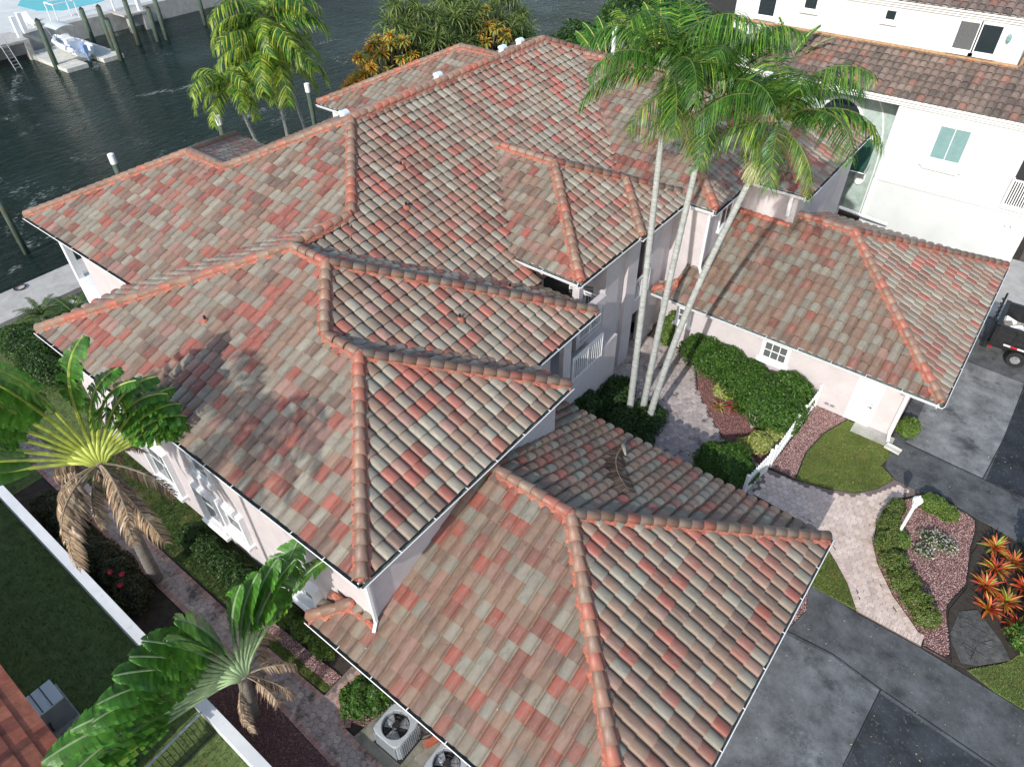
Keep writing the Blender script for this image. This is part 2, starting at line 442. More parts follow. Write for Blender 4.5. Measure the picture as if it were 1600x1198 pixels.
def lay_roof(parent, blocks, n_single, key_mat=None, zdeck=-0.07, allow=300):
    """tiles, deck and the cap lines of a set of hip blocks"""
    singles = []; jV = []; jF = []; jC = []; jL = []; base = 0
    deck = MB()
    groups = {}
    for bi, b in enumerate(blocks):
        for i, p in enumerate(b.planes):
            poly = b.face(i)
            if len(poly) < 3: continue
            k = (p[0], round(p[1], 3), round(p[2], 3), round(p[3], 3))
            groups.setdefault(k, []).append((bi, poly))
            deck.add([(x, y, b.pz(p, x, y) + zdeck - 0.02 - 0.004 * bi) for x, y in poly], [list(range(len(poly)))])
    for (side, e, z0, m), faces in groups.items():
        cs = 1 / math.sqrt(1 + m * m)
        sd = {'-y': (1, 0), '+y': (-1, 0), '-x': (0, -1), '+x': (0, 1)}[side]
        td = {'-y': (0, 1), '+y': (0, -1), '-x': (1, 0), '+x': (-1, 0)}[side]
        S = np.array([sd[0], sd[1], 0.]); T = np.array([td[0] * cs, td[1] * cs, m * cs]); N = np.cross(S, T)
        O = np.array([e if side[1] == 'x' else 0., e if side[1] == 'y' else 0., z0 + zdeck])
        loc_faces = []
        for bi, poly in faces:
            q = [((x - O[0]) * S[0] + (y - O[1]) * S[1], ((x - O[0]) * td[0] + (y - O[1]) * td[1]) / cs) for x, y in poly]
            a = sum(q[i][0] * q[(i + 1) % len(q)][1] - q[(i + 1) % len(q)][0] * q[i][1] for i in range(len(q)))
            if a < 0: q = q[::-1]
            E = []
            for i in range(len(q)):
                x1_, y1_ = q[i]; x2_, y2_ = q[(i + 1) % len(q)]
                l = math.hypot(x2_ - x1_, y2_ - y1_)
                if l < 1e-6: continue
                nx, ny = -(y2_ - y1_) / l, (x2_ - x1_) / l
                if abs(nx) < 1e-6 and ny > 0.99 and y1_ < 0.01: y1_ -= 0.09      # tiles overhang the eave a little
                E.append((nx, ny, nx * x1_ + ny * y1_))
            loc_faces.append((bi, q, E))
        smin = min(p[0] for _, q, _ in loc_faces for p in q); smax = max(p[0] for _, q, _ in loc_faces for p in q)
        tmax = max(p[1] for _, q, _ in loc_faces for p in q)
        T0 = -0.07
        for r in range(int((tmax - T0) / TL) + 2):
            for c in range(int(math.floor(smin / TW)) - 1, int(math.ceil(smax / TW)) + 1):
                s0, t0 = c * TW, T0 + r * TL
                ct = O + S * (s0 + TW / 2) + T * (t0 + TL / 2)
                corners = [(s0, t0), (s0 + TW, t0), (s0 + TW, t0 + TL), (s0, t0 + TL)]
                full = False; part = []
                for bi, q, E in loc_faces:
                    dd = [[nx * x + ny * y - d for x, y in corners] for nx, ny, d in E]
                    if all(min(k) >= -1e-6 for k in dd): full = True; break
                    if any(max(k) < 0 for k in dd): continue
                    part.append((bi, E))
                if not full and not part: continue
                if side == '+x' and abs(e + 1.515) < 1e-6 and ct[1] < 4.35: continue      # wholly under the stepped front block
                if not full and len(loc_faces) > 1:
                    full = all(any(all(nx * (s0 + TW * a) + ny * (t0 + TL * b_) - d >= -1e-6 for nx, ny, d in E) for _, q, E in loc_faces) for a in (0, 0.34, 0.67, 1) for b_ in (0, 0.34, 0.67, 1))
                hmax = max(float(b.height(np.array([ct[0]]), np.array([ct[1]]))[0]) for b in blocks if b.planes[0][2] < z0 + 1.5)
                if hmax > ct[2] - zdeck + 0.16: continue
                jit = np.array([rng.normal(0, 0.004), rng.normal(0, 0.006), rng.normal(0, 0.0035)])
                tilt = rng.normal(0, 0.006)
                colr = PC[rng.choice(len(PC), p=PW)] * rng.uniform(0.86, 1.16)
                V = TV.copy(); V[:, 2] += (V[:, 0] - TW / 2) * tilt
                V = V + np.array([s0, t0, 0]) + jit
                if full:
                    buried = hmax > ct[2] - zdeck + 0.03
                    singles.append((np.linalg.norm(ct - np.array(CAM)) + (0 if (in_view(ct[None])[0] and not buried) else 1000), O + S * (s0 + jit[0]) + T * (t0 + jit[1]) + N * jit[2], S, T, N, V, O, colr))
                else:
                    for kk, (bi, E) in enumerate(part):
                        for f in TF:
                            P = clip_poly([V[i] for i in f], E)
                            if len(P) >= 3:
                                P = np.array(P); P[:, 2] += 0.0025 * kk
                                W = O + np.outer(P[:, 0], S) + np.outer(P[:, 1], T) + np.outer(P[:, 2], N)
                                jF.append(list(range(base, base + len(P)))); base += len(P)
                                jV.append(W); jC.append(colr); jL.append(P + np.array([c * 3.7, r * 5.1, 0]))
    singles.sort(key=lambda k: k[0])
    po = np.array(parent.matrix_world.translation) if False else np.array(ABS[parent.name])
    for i, (dist, pos, S, T, N, V, O, colr) in enumerate(singles):
        if i < n_single and dist < 1000:
            o = bpy.data.objects.new('tile', TILE_MESHES[int(rng.integers(len(TILE_MESHES)))])
            o.parent = parent
            Mx = Matrix(((S[0], T[0], N[0], pos[0] - po[0]), (S[1], T[1], N[1], pos[1] - po[1]), (S[2], T[2], N[2], pos[2] - po[2]), (0, 0, 0, 1)))
            o.matrix_local = Mx
            col.objects.link(o)
        else:
            W = O + np.outer(V[:, 0], S) + np.outer(V[:, 1], T) + np.outer(V[:, 2], N)
            jV.append(W); jL.append(V + rng.random(3) * 40)
            for f in TF: jF.append(list(f + base)); jC.append(colr)
            base += len(W)
    V = np.vstack(jV) - po
    me = mesh_np('tile_field', V, jF, np.array(jC), True, np.vstack(jL))
    me.materials.append(M['tile'])
    o = bpy.data.objects.new('tile_field', me); o.parent = parent; col.objects.link(o); o['kind'] = 'stuff'
    return deck

ABS = {}
CAPC = [(0.30, 0.17, 0.12), (0.24, 0.14, 0.10), (0.33, 0.115, 0.08), (0.28, 0.20, 0.15), (0.22, 0.13, 0.10)]
def cap_mesh(c, L=0.46):
    V = []; F = []; n = 8
    for t, r, lift in ((0, 0.160, -0.02), (0, 0.18, 0.0), (L, 0.14, 0.0)):
        for k in range(n + 1):
            a = math.radians(-8) + math.radians(196) * k / n
            V.append((r * math.cos(a), t, r * math.sin(a) * 0.88 + lift))
    for r in range(2):
        for k in range(n):
            F.append([r * (n + 1) + k + 1, r * (n + 1) + k, (r + 1) * (n + 1) + k, (r + 1) * (n + 1) + k + 1])
    for k in range(n):      # thickness at the wide end
        pass
    F.append(list(range(n + 1)))
    V = np.array(V)
    me = mesh_np('ridge_cap', V, F, np.tile(np.array(c), (len(F), 1)), False, V + rng.random(3) * 30)
    me.polygons.foreach_set('use_smooth', np.array([(n <= k < 2 * n) for k in range(len(F))]))
    me.materials.append(M['tile'])
    return me
CAPS = [cap_mesh(np.array(CAPC[i % 5]) * random.uniform(0.85, 1.15)) for i in range(12)]

def cap_lines(parent, lines, mortar_w=0.27, name='mortar'):
    """ridge and hip caps over a lumpy red mortar bed. each line runs from its low end to its high end"""
    po = Vector(ABS[parent.name])
    for a, b in lines:
        mb = MB()
        a = Vector(a); b = Vector(b)
        d = (b - a); L = d.length; d.normalize()
        s = d.cross(Vector((0, 0, 1))).normalized(); n = s.cross(d)
        k = int(L / 0.40)
        step = L / max(k, 1)
        for i in range(k):
            p = a + d * (i * step) + n * 0.055
            o = bpy.data.objects.new('ridge_cap', random.choice(CAPS)); o.parent = parent
            jr = random.gauss(0, 0.012)
            s2 = (s + d * jr).normalized(); n2 = s2.cross(d).normalized(); q = p - po + s * random.gauss(0, 0.006) + n * random.gauss(0, 0.005)
            o.matrix_local = Matrix(((s2.x, d.x, n2.x, q.x), (s2.y, d.y, n2.y, q.y), (s2.z, d.z, n2.z, q.z), (0, 0, 0, 1)))
            col.objects.link(o)
        m_ = max(2, int(L / 0.10)); rows = []
        slope_drop = 0.0 if abs(d.z) < 0.02 else 0.0
        for i in range(m_ + 1):
            c = a + d * (L * i / m_)
            ph = (i * L / m_) / 0.28
            prof = []
            for sx in (-1, -0.72, -0.4, 0, 0.4, 0.72, 1):
                wv = 0.5 + 0.5 * math.cos(ph * 2 * math.pi + (0 if sx < 0 else 1.6))
                wd = mortar_w * (0.80 + 0.22 * wv + random.uniform(-0.05, 0.05))
                fall = 0.41 if abs(d.z) < 0.02 else 0.30
                zz = 0.075 - abs(sx) * wd * fall - (0.05 if abs(sx) > 0.9 else 0) + random.uniform(-0.008, 0.008)
                prof.append(c + s * sx * wd + Vector((0, 0, zz)))
            rows.append(prof)
        base = len(mb.v)
        for r in rows: mb.v += [tuple(p) for p in r]
        for i in range(m_):
            for j in range(6):
                mb.f.append([base + i * 7 + j, base + (i + 1) * 7 + j, base + (i + 1) * 7 + j + 1, base + i * 7 + j + 1]); mb.c.append((1, 1, 1))
        # plug of mortar at the low end
        e = a - d * 0.02 + n * 0.05
        mb.tube([e - d * 0.04, e + d * 0.16], [0.075, 0.15], 9)
        mb.tube([b - d * 0.08 + n * 0.04, b + d * 0.08 + n * 0.04], [0.16, 0.12], 9)
        o = mb.mesh(name, True, tuple(po)); o.materials.append(M['mortar'])
        ob = bpy.data.objects.new(name, o); ob.parent = parent; col.objects.link(ob)

m1 = 0.4387
house = empty('house', (-6, 6, 0), 'large two-storey pink stucco house with stepped red and grey barrel tile roofs', 'house')
ABS['house'] = (-6, 6, 0)
def child_empty(name, parent, loc):
    o = bpy.data.objects.new(name, None); o.parent = parent
    o.location = Vector(loc) - Vector(ABS[parent.name]); o.empty_display_size = 0.2
    col.objects.link(o); ABS[o.name] = tuple(loc); return o

BL = [
    Block(-16.73, -1.515, 0, 12.88, [('-y', 0, 6, m1), ('+y', 12.88, 6, m1), ('+x', -1.515, 6, m1), ('-x', -16.73, 6, 0.398)]),
    Block(-6.6, 0.0, 0, 9.0, [('-y', 0, 6, m1), ('+y', 9.0, 6, m1), ('+x', 0.0, 6, m1)]),
    Block(-16.73, -9.9, 0, 9.4, [('-y', 0, 6, m1), ('-x', -16.73, 6, 0.398)]),
    Block(-22.65, -4.15, 3.55, 35.1, [('-y', 3.55, 6.2, m1), ('+y', 35.1, 6.2, m1), ('+x', -4.15, 6.2, m1), ('-x', -22.65, 6.2, m1)]),
    Block(-25.2, -15.5, 3.55, 14.45, [('-y', 3.55, 6.2, m1), ('+y', 14.45, 6.2, m1), ('-x', -25.2, 6.2, m1)]),
    Block(-25.3, -15, 20.16, 32.1, [('-y', 20.16, 6.2, m1), ('+y', 32.1, 6.2, m1), ('-x', -25.3, 6.2, m1)]),
    Block(-10.5, -2.39, 13.09, 21.5, [('-y', 13.09, 6.8, m1), ('+y', 21.5, 6.8, m1), ('+x', -2.39, 6.8, m1)]),
    Block(-6, -2.25, 17.27, 21.5, [('-y', 17.27, 6.8, m1), ('+y', 21.5, 6.8, m1), ('+x', -2.25, 6.8, m1)]),
    Block(-12, -0.86, 20.93, 33.3, [('-y', 20.93, 6.8, m1), ('+y', 33.3, 6.8, m1), ('+x', -0.86, 6.8, m1)]),
    Block(-9.95, -4.15, 6.7, 9.3, [('+x', -4.15, 6.2, m1), ('-x', -16.73, 6, 0.398)]),
    Block(-6, 1.72, 24.48, 33.3, [('-y', 24.48, 6.8, m1), ('+y', 33.3, 6.8, m1), ('+x', 1.72, 6.8, m1)]),
]
NB = Block(-0.9, 8.51, -0.67, 10.9, [('-y', -0.67, 2.94, 0.4405), ('+y', 10.9, 2.94, 0.4405), ('+x', 8.51, 2.94, 0.4405)])
NS = Block(-2.13, -0.85, -0.67, 0.5, [('-y', -0.67, 2.94, 0.4405), ('-x', -2.13, 2.94, 0.4405)])
NC = Block(-2.6, -0.9, 7.5, 10.9, [('+y', 10.9, 2.94, 0.4405)])
roof = child_empty('roof', house, (-6, 6, 6))
_main, _mw, _mt = PC.copy(), PW.copy(), list(TILE_MESHES)
deck = lay_roof(roof, BL, 110)
_d = deck.build('roof_deck', M['deck'], None); _d.parent = roof; _d.location = -Vector(ABS[roof.name])
# the lower wings carry duller, browner, more worn tiles
PC[:] = [(0.215, 0.20, 0.16), (0.205, 0.17, 0.13), (0.21, 0.14, 0.10), (0.165, 0.11, 0.083), (0.27, 0.088, 0.064), (0.23, 0.10, 0.074), (0.24, 0.145, 0.11)]
PW[:] = np.array([22, 18, 26, 12, 12, 8, 10]) / 108
TILE_MESHES.clear(); tile_mesh_variants()
deck = lay_roof(roof, [NB, NS, NC], 190)
_d = deck.build('roof_deck', M['deck'], None); _d.parent = roof; _d.location = -Vector(ABS[roof.name])

def P3(b, x, y):
    return (x, y, float(b.height(np.array([x]), np.array([y]))[0]) if False else min(b.pz(p, x, y) for p in b.planes))
L_ = []
def ln(b, a, c): L_.append((P3(b, *a), P3(b, *c)))
B2, B3, BW, BM, BLf, BK, BE, BE6, B7, BX, B8 = BL
ln(B3, (0.0, 0.0), (-4.5, 4.5)); ln(B3, (0.0, 9.0), (-4.5, 4.5)); ln(B3, (-4.5, 4.5), (-6.0, 4.5))
ln(B2, (-6.015, 4.5), (-7.955, 6.44)); ln(B2, (-1.515, 12.88), (-7.955, 6.44)); ln(B2, (-7.955, 6.44), (-9.6, 6.44))
ln(BW, (-16.73, 0.0), (-9.63, 6.44)); L_.append(((-9.75, 6.5, 8.76), (-9.9, 9.2, 8.72)))
xh = -4.15 - (8.72 - 6.2) / m1
L_.append(((xh, 3.55 + (xh * -1 - 4.15), 8.72), (-13.4, 12.8, 6.2 + m1 * 9.25)))
L_.append(((-13.4, 12.8, 6.2 + m1 * 9.25), (-13.4, 25.85, 6.2 + m1 * 9.25)))
ln(BM, (-4.15, 35.1), (-13.4, 25.85)); ln(BM, (-22.65, 35.1), (-13.4, 25.85))
ln(BM, (-17.2, 9.0), (-13.4, 12.8))
ln(BLf, (-25.2, 3.55), (-19.75, 9.0)); ln(BLf, (-25.2, 14.45), (-19.75, 9.0)); ln(BLf, (-19.75, 9.0), (-17.25, 9.0))
ln(BK, (-25.3, 20.16), (-19.33, 26.13)); ln(BK, (-25.3, 32.1), (-19.33, 26.13)); ln(BK, (-19.33, 26.13), (-16.65, 26.13))
ln(BE, (-2.39, 13.09), (-6.595, 17.295)); ln(BE, (-2.39, 21.5), (-6.595, 17.295)); ln(BE, (-6.595, 17.295), (-9.75, 17.295))
ln(BE6, (-2.25, 17.27), (-4.38, 19.4))
ln(B7, (-0.86, 20.93), (-7.045, 27.115)); ln(B7, (-7.045, 27.115), (-11.65, 27.115))
ln(B8, (1.72, 24.48), (-2.69, 28.89)); ln(B8, (1.72, 33.3), (-2.69, 28.89)); ln(B8, (-2.69, 28.89), (-5.2, 28.89))
ln(NB, (8.51, -0.67), (2.725, 5.115)); ln(NB, (8.51, 10.9), (2.725, 5.115)); ln(NB, (2.725, 5.115), (-0.25, 5.115))
ln(NS, (-2.13, -0.67), (-1.2, 0.26))
cap_lines(roof, L_)
# mortar flashing where the near wing meets the two-storey wall
mb = MB()
fl = [(-1.05, 0.22), (-0.2, 0.18)]
def flash(p, q, z0, z1, wd=0.12):
    p = Vector((*p, z0)); q = Vector((*q, z1)); n = max(2, int((q - p).length / 0.12))
    d = (q - p).normalized(); s = d.cross(Vector((0, 0, 1))).normalized()
    pts = []
    for i in range(n + 1):
        c = p + (q - p) * i / n; pts.append(c + s * random.uniform(-0.02, 0.02) + Vector((0, 0, random.uniform(-0.01, 0.02))))
    mb.tube(pts, [wd * random.uniform(0.8, 1.15) for _ in pts], 7)
nbz = lambda x, y: P3(NB, x, y)[2]
flash((-1.9, 0.12), (-0.15, 0.12), nbz(-1.5, 0.12), nbz(-0.15, 0.12), 0.10)
gz = lambda y: 2.94 + 0.4215 * (y - 19.46)
mb.build('flashing_mortar', M['mortar'], None).parent = roof
_d = bpy.data.objects['flashing_mortar']; _d.location = -Vector(ABS[roof.name])

mb = MB(); flash((-1.1, 24.62), (1.35, 24.62), gz(24.62) + 0.02, gz(24.62) + 0.02, 0.13)
mb.build('flashing_mortar', M['mortar'], None).parent = roof
_d = bpy.data.objects['flashing_mortar.001']; _d.location = -Vector(ABS[roof.name])

# right-hand single-storey wing
garage = empty('garage_wing', (3.5, 25, 0), 'single-storey pink wing with tiled hip roof, white side door and small paned windows', 'house')
ABS['garage_wing'] = (3.5, 25, 0)
GB = Block(-1.75, 9.71, 19.46, 31.19, [('-y', 19.46, 2.94, 0.4215), ('+y', 31.19, 2.94, 0.4215), ('+x', 9.71, 2.94, 0.4215)])
GS = Block(-2.45, -1.7, 19.46, 20.3, [('-y', 19.46, 2.94, 0.4215), ('-x', -2.45, 2.94, 0.4215)])
groof = child_empty('roof', garage, (3.5, 25, 3))
PC[:] = (PC + _main) / 2; PC[4] = _main[4]; PW[:] = np.array([24, 16, 22, 6, 16, 8, 10]) / 102; TILE_MESHES.clear(); tile_mesh_variants()
dk = lay_roof(groof, [GB, GS], 300)
_d = dk.build('roof_deck', M['deck'], None); _d.parent = groof; _d.location = -Vector(ABS[groof.name])
L_ = []
ln(GB, (9.71, 19.46), (3.845, 25.325)); ln(GB, (9.71, 31.19), (3.845, 25.325)); ln(GB, (3.845, 25.325), (1.15, 25.325))
ln(GS, (-2.45, 19.46), (-1.7, 20.21))
cap_lines(groof, L_)
PC[:] = _main; PW[:] = _mw

# ------------------------------------------------------------------ walls, gutters, windows
def W_(mb, parent, name, m, lab=None):
    if name in ('wall', 'porch_wall', 'recess_shade_panel', 'bracket', 'entry_tower', 'soffit', 'security_light') and len(mb.v) > 8:
        for i in range(len(mb.v) // 8):
            p = MB(); p.v = mb.v[i * 8:i * 8 + 8]; p.f = [[k - i * 8 for k in f] for f in mb.f[i * 6:i * 6 + 6]]; p.c = mb.c[i * 6:i * 6 + 6]
            o = p.build(name, m, None); o.parent = parent; o.location = -Vector(ABS[parent.name])
        return o
    o = mb.build(name, m, None); o.parent = parent; o.location = -Vector(ABS[parent.name])
    if lab: o['label'] = lab
    return o

mb = MB()
mb.box(-16.4, -0.3, 0.3, 8.7, 0, 5.86)
W_(mb, house, 'wall', M['wall'])
mb = MB()
mb.box(-16.3, -1.8, 8.7, 10.5, 0, 5.88)
mb.box(-16.3, -4.6, 10.5, 13.4, 0, 5.88)
mb.box(-4.6, -1.8, 10.5, 14.1, 0, 2.95)
mb.box(-2.0, -1.8, 11.35, 11.85, 2.95, 5.85)
mb.box(-4.6, -1.8, 14.1, 15.3, 0, 3.3)
mb.box(-2.05, -1.8, 10.5, 14.1, 5.5, 5.9)
W_(mb, house, 'wall', M['wall'])
mb = MB()
mb.box(-20.5, -4.6, 13.4, 32.9, 0, 6.05); mb.box(-22.3, -16.4, 4.0, 34.6, 0, 6.05)
W_(mb, house, 'wall', M['wall'])
mb = MB()   # entry tower
mb.box(-8, -4.3, 13.4, 21.2, 0, 6.6)
mb.box(-3.1, -2.55, 15.3, 16.35, 0, 6.6); mb.box(-3.0, -2.68, 16.35, 16.95, 0, 6.6); mb.box(-3.1, -2.5, 16.95, 17.8, 0, 6.6)
mb.box(-3.0, -2.62, 19.2, 20.4, 0, 6.6); mb.box(-4.3, -2.75, 20.4, 21.2, 0, 6.6)
mb.box(-4.3, -2.6, 17.8, 19.2, 2.35, 3.05); mb.box(-2.85, -2.55, 13.35, 13.62, 3.3, 6.6)
mb.box(-4.3, -2.62, 13.35, 21.2, 6.35, 6.62); mb.box(-4.3, -2.62, 13.4, 15.3, 3.2, 3.45)
W_(mb, house, 'entry_tower', M['wall'])
mb = MB(); mb.box(-3.4, -3.36, 10.6, 14.0, 2.96, 5.4); mb.box(-4.3, -4.27, 13.5, 15.3, 3.45, 6.3); mb.box(-4.3, -4.27, 17.85, 19.15, 0.05, 2.3); mb.box(-4.3, -4.27, 17.85, 19.15, 3.05, 6.3)
W_(mb, house, 'recess_shade_panel', M['dark'])  # dark sheets stand in for the shade inside the balcony and entry recesses
mb = MB()
mb.box(-10.0, -1.2, 21.2, 33.0, 0, 6.6)
W_(mb, house, 'wall', M['wall'])
mb = MB(); mb.box(-8.0, 1.35, 24.75, 32.95, 0, 6.62)
W_(mb, house, 'wall', M['wall'])
mb = MB(); mb.box(-24.7, -16.6, 4.1, 14.0, 0, 2.9); mb.box(-24.7, -22.0, 20.6, 31.7, 0, 6.0)
for x in (-24.5, -22.4, -20.4, -18.4): mb.box(x - 0.14, x + 0.14, 4.08, 4.36, 2.9, 6.0)
mb.box(-22.0, -16.6, 6.5, 14.0, 2.9, 6.0)
W_(mb, house, 'porch_wall', M['white'])
# left porch balustrade with many thin balusters
def railing(parent, a, b, z0, h, gap=0.13, r=0.022, post=0.05, name='railing'):
    mb = MB(); a = Vector((*a, z0)); b = Vector((*b, z0)); d = b - a; L = d.length
    mb.bar(a + Vector((0, 0, h)), b + Vector((0, 0, h)), 0.07, 0.05)
    mb.bar(a + Vector((0, 0, h - 0.13)), b + Vector((0, 0, h - 0.13)), 0.03, 0.03)
    mb.bar(a + Vector((0, 0, 0.08)), b + Vector((0, 0, 0.08)), 0.04, 0.04)
    n = int(L / gap)
    for i in range(1, n): 
        p = a + d * i / n; mb.bar(p + Vector((0, 0, 0.08)), p + Vector((0, 0, h - 0.13)), r)
    for i in range(0, 3):
        p = a + d * i / 2; mb.bar(p, p + Vector((0, 0, h)), post)
    return W_(mb, parent, name, M['white'])
railing(house, (-22.25, 4.12), (-20.55, 4.12), 2.95, 2.3, 0.11, 0.035)
railing(house, (-20.25, 4.12), (-18.55, 4.12), 2.95, 2.3, 0.11, 0.035)
railing(house, (-1.78, 12.0), (-1.78, 14.05), 2.97, 1.18, 0.14)
railing(house, (-2.66, 13.65), (-2.66, 15.3), 3.45, 1.3, 0.13)
railing(house, (-2.75, 15.25), (-4.2, 15.25), 3.45, 1.3, 0.13)
railing(house, (-2.58, 17.85), (-2.58, 19.15), 3.06, 1.1, 0.13)

# gutters
def gutter(parent, a, b, out, z, length_clip=None):
    """white K-gutter: a,b in plan, out = outward unit vector, z = top of the lip"""
    a = Vector((*a, z)); b = Vector((*b, z)); o = Vector((*out, 0)); U = Vector((0, 0, 1))
    sec = [(-0.03, 0.0), (-0.03, -0.15), (0.13, -0.15), (0.20, -0.01), (0.18, 0.0), (0.118, -0.125), (-0.015, -0.125), (-0.015, 0.0)]
    mb = MB(); vs = []
    for p in (a, b): vs += [p + o * u + U * v for u, v in sec]
    n = len(sec)
    mb.add(vs, [(i, (i + 1) % n, n + (i + 1) % n, n + i) for i in range(n)] + [tuple(range(n))[::-1], tuple(range(n, 2 * n))])
    k = int((b - a).length / 1.25)
    for i in range(1, k):
        p = a + (b - a) * i / k
        mb.bar(p - o * 0.03 + U * 0.006, p + o * 0.19 + U * 0.006, 0.03, 0.008)
    ob = W_(mb, parent, 'gutter', M['white'])
    li = MB(); ins = [(-0.012, -0.02), (-0.012, -0.115), (0.115, -0.115), (0.163, -0.02)]
    vs = []
    for p in (a, b): vs += [p + o * u + U * v for u, v in ins]
    li.add(vs, [(0, 1, 5, 4), (1, 2, 6, 5), (2, 3, 7, 6)])
    W_(li, parent, 'gutter_lining', M['gutter_in'])
    fa = MB(); d = (b - a).normalized()
    p0 = a - o * 0.05; p1 = b - o * 0.05
    fa.bar(p0 - U * 0.12, p1 - U * 0.12, 0.03, 0.22)
    W_(fa, parent, 'fascia', M['white'])
gz0 = 0.0
Z = 5.93
gutter(house, (-16.73, -0.0), (0.03, -0.0), (0, -1), Z)
gutter(house, (0.0, -0.1), (0.0, 9.0), (1, 0), Z)
gutter(house, (-1.515, 9.0), (-1.515, 12.95), (1, 0), Z)
gutter(house, (-25.2, 3.55), (-16.7, 3.55), (0, -1), Z + 0.2)
gutter(house, (-5.6, 13.09), (-2.36, 13.09), (0, -1), Z + 0.8)
gutter(house, (-2.39, 13.0), (-2.39, 17.2), (1, 0), Z + 0.8)
gutter(house, (-2.25, 17.2), (-2.25, 21.5), (1, 0), Z + 0.8)
gutter(house, (-2.0, 20.93), (-0.83, 20.93), (0, -1), Z + 0.8)
gutter(house, (-0.86, 20.83), (-0.86, 25.2), (1, 0), Z + 0.8)
gutter(house, (-0.6, 24.48), (1.75, 24.48), (0, -1), Z + 0.8)
gutter(house, (1.72, 24.38), (1.72, 33.3), (1, 0), Z + 0.8)
gutter(house, (-25.3, 20.16), (-22, 20.16), (0, -1), Z + 0.2)
gutter(house, (-2.13, -0.67), (8.54, -0.67), (0, -1), 2.87)
gutter(house, (8.51, -0.77), (8.51, 11.0), (1, 0), 2.87)
gutter(house, (-2.1, 12.88), (-4.2, 12.88), (0, 1), Z)
gutter(garage, (-2.45, 19.46), (9.74, 19.46), (0, -1), 2.87)
gutter(garage, (9.71, 19.36), (9.71, 31.25), (1, 0), 2.87)
# soffits
mb = MB()
mb.box(-16.7, -0.04, 0.03, 0.3, 5.72, 5.75); mb.box(-0.3, -0.04, 0.3, 8.97, 5.72, 5.75); mb.box(-1.8, -1.55, 9.0, 12.85, 5.72, 5.75)
mb.box(-2.1, 8.47, -0.63, 0.6, 2.66, 2.69); mb.box(7.4, 8.47, 0.6, 10.87, 2.66, 2.69); mb.box(-0.2, 7.4, 9.9, 10.87, 2.66, 2.69)
mb.box(-24.9, -16.8, 3.6, 4.1, 5.92, 5.95)
mb.box(-0.9, 1.68, 24.52, 24.75, 6.52, 6.55)
W_(mb, house, 'soffit', M['white'])
mb = MB(); mb.box(-1.5, 9.67, 19.5, 20.0, 2.66, 2.69); mb.box(8.75, 9.67, 20.0, 31.1, 2.66, 2.69)
W_(mb, garage, 'soffit', M['white'])
# downspouts
mb = MB(); mb.bar((-0.22, 0.22, 5.8), (-0.22, 0.22, nbz(-0.3, 0.25) + 0.1), 0.09); mb.bar((-0.22, 0.22, nbz(-0.3, 0.25) + 0.12), (-0.1, 0.0, nbz(-0.3, 0.0) + 0.1), 0.09)
W_(mb, house, 'downspout', M['white'])
mb = MB(); mb.bar((-1.12, 21.12, 6.6), (-1.12, 21.12, 3.75), 0.1); mb.bar((-1.12, 21.12, 3.75), (-0.95, 20.9, 3.66), 0.1)
W_(mb, house, 'downspout', M['white'])
mb = MB(); mb.bar((8.62, 19.92, 2.7), (8.62, 19.92, 0.25), 0.11); mb.bar((8.62, 19.92, 0.25), (8.72, 19.5, 0.12), 0.11); mb.bar((9.0, 19.7, 2.7), (8.62, 19.95, 2.62), 0.1)
W_(mb, garage, 'downspout', M['white'])
mb = MB(); mb.box(1.0, 1.16, 24.56, 24.72, 5.55, 6.5); mb.box(-1.25, -1.12, 24.0, 24.2, 5.2, 6.2)
W_(mb, house, 'bracket', M['white'])

# near wing walls
mb = MB(); mb.box(-0.3, 7.6, 0.1, 10.1, 0, 2.72)
W_(mb, house, 'wall', M['wall'])
# garage wing walls
mb = MB(); mb.box(-1.3, 8.72, 20.0, 30.8, 0, 2.75)
W_(mb, garage, 'wall', M['wall'])

def window(parent, x0, x1, z0, z1, y, n=(2, 1), glass='glass', fr=0.07, side='-y', trim=0.12, sill=True, bars='white', depth=0.05):
    """framed window on a wall facing side at coordinate y"""
    def B(mb, a0, a1, d0, d1, c0, c1):
        if side == '-y': mb.box(a0, a1, y - d1, y - d0, c0, c1)
        else: mb.box(y + d0, y + d1, a0, a1, c0, c1)
    mb = MB()
    t = trim
    B(mb, x0 - t, x1 + t, 0, depth, z1, z1 + t); B(mb, x0 - t, x1 + t, 0, depth, z0 - t, z0)
    B(mb, x0 - t, x0, 0, depth, z0, z1); B(mb, x1, x1 + t, 0, depth, z0, z1)
    if sill: B(mb, x0 - t - 0.08, x1 + t + 0.08, 0.0, depth + 0.1, z0 - t - 0.12, z0 - t + 0.01)
    win = W_(mb, parent, 'window', M['white'])
    ABS[win.name] = (0, 0, 0)
    g = MB(); B(g, x0, x1, 0.004, 0.012, z0, z1)
    go = g.build('pane', M[glass], None); go.parent = win
    if bars:
        b = MB()
        for i in range(n[0] + 1):
            x = x0 + (x1 - x0) * i / n[0]; ww = fr if i in (0, n[0]) else 0.035
            B(b, x - ww / 2, x + ww / 2, 0.013, 0.04, z0, z1)
        for i in range(n[1] + 1):
            z = z0 + (z1 - z0) * i / n[1]; ww = fr if i in (0, n[1]) else 0.035
            B(b, x0, x1, 0.0135, 0.0405, z - ww / 2, z + ww / 2)
        bo = b.build('frame', M[bars], None); bo.parent = win
    return win
window(garage, 2.86, 3.86, 1.42, 2.24, 20.0, (3, 2), 'screen')
window(garage, -1.25, -0.75, 1.5, 2.2, 20.0, (2, 2), 'screen')
mb = MB(); mb.box(6.86, 7.74, 19.95, 19.995, 0.06, 2.12); dr = W_(mb, garage, 'side_door', mat('door_white', (0.86, 0.88, 0.88), 0.4, noise=(2, 0.03)))
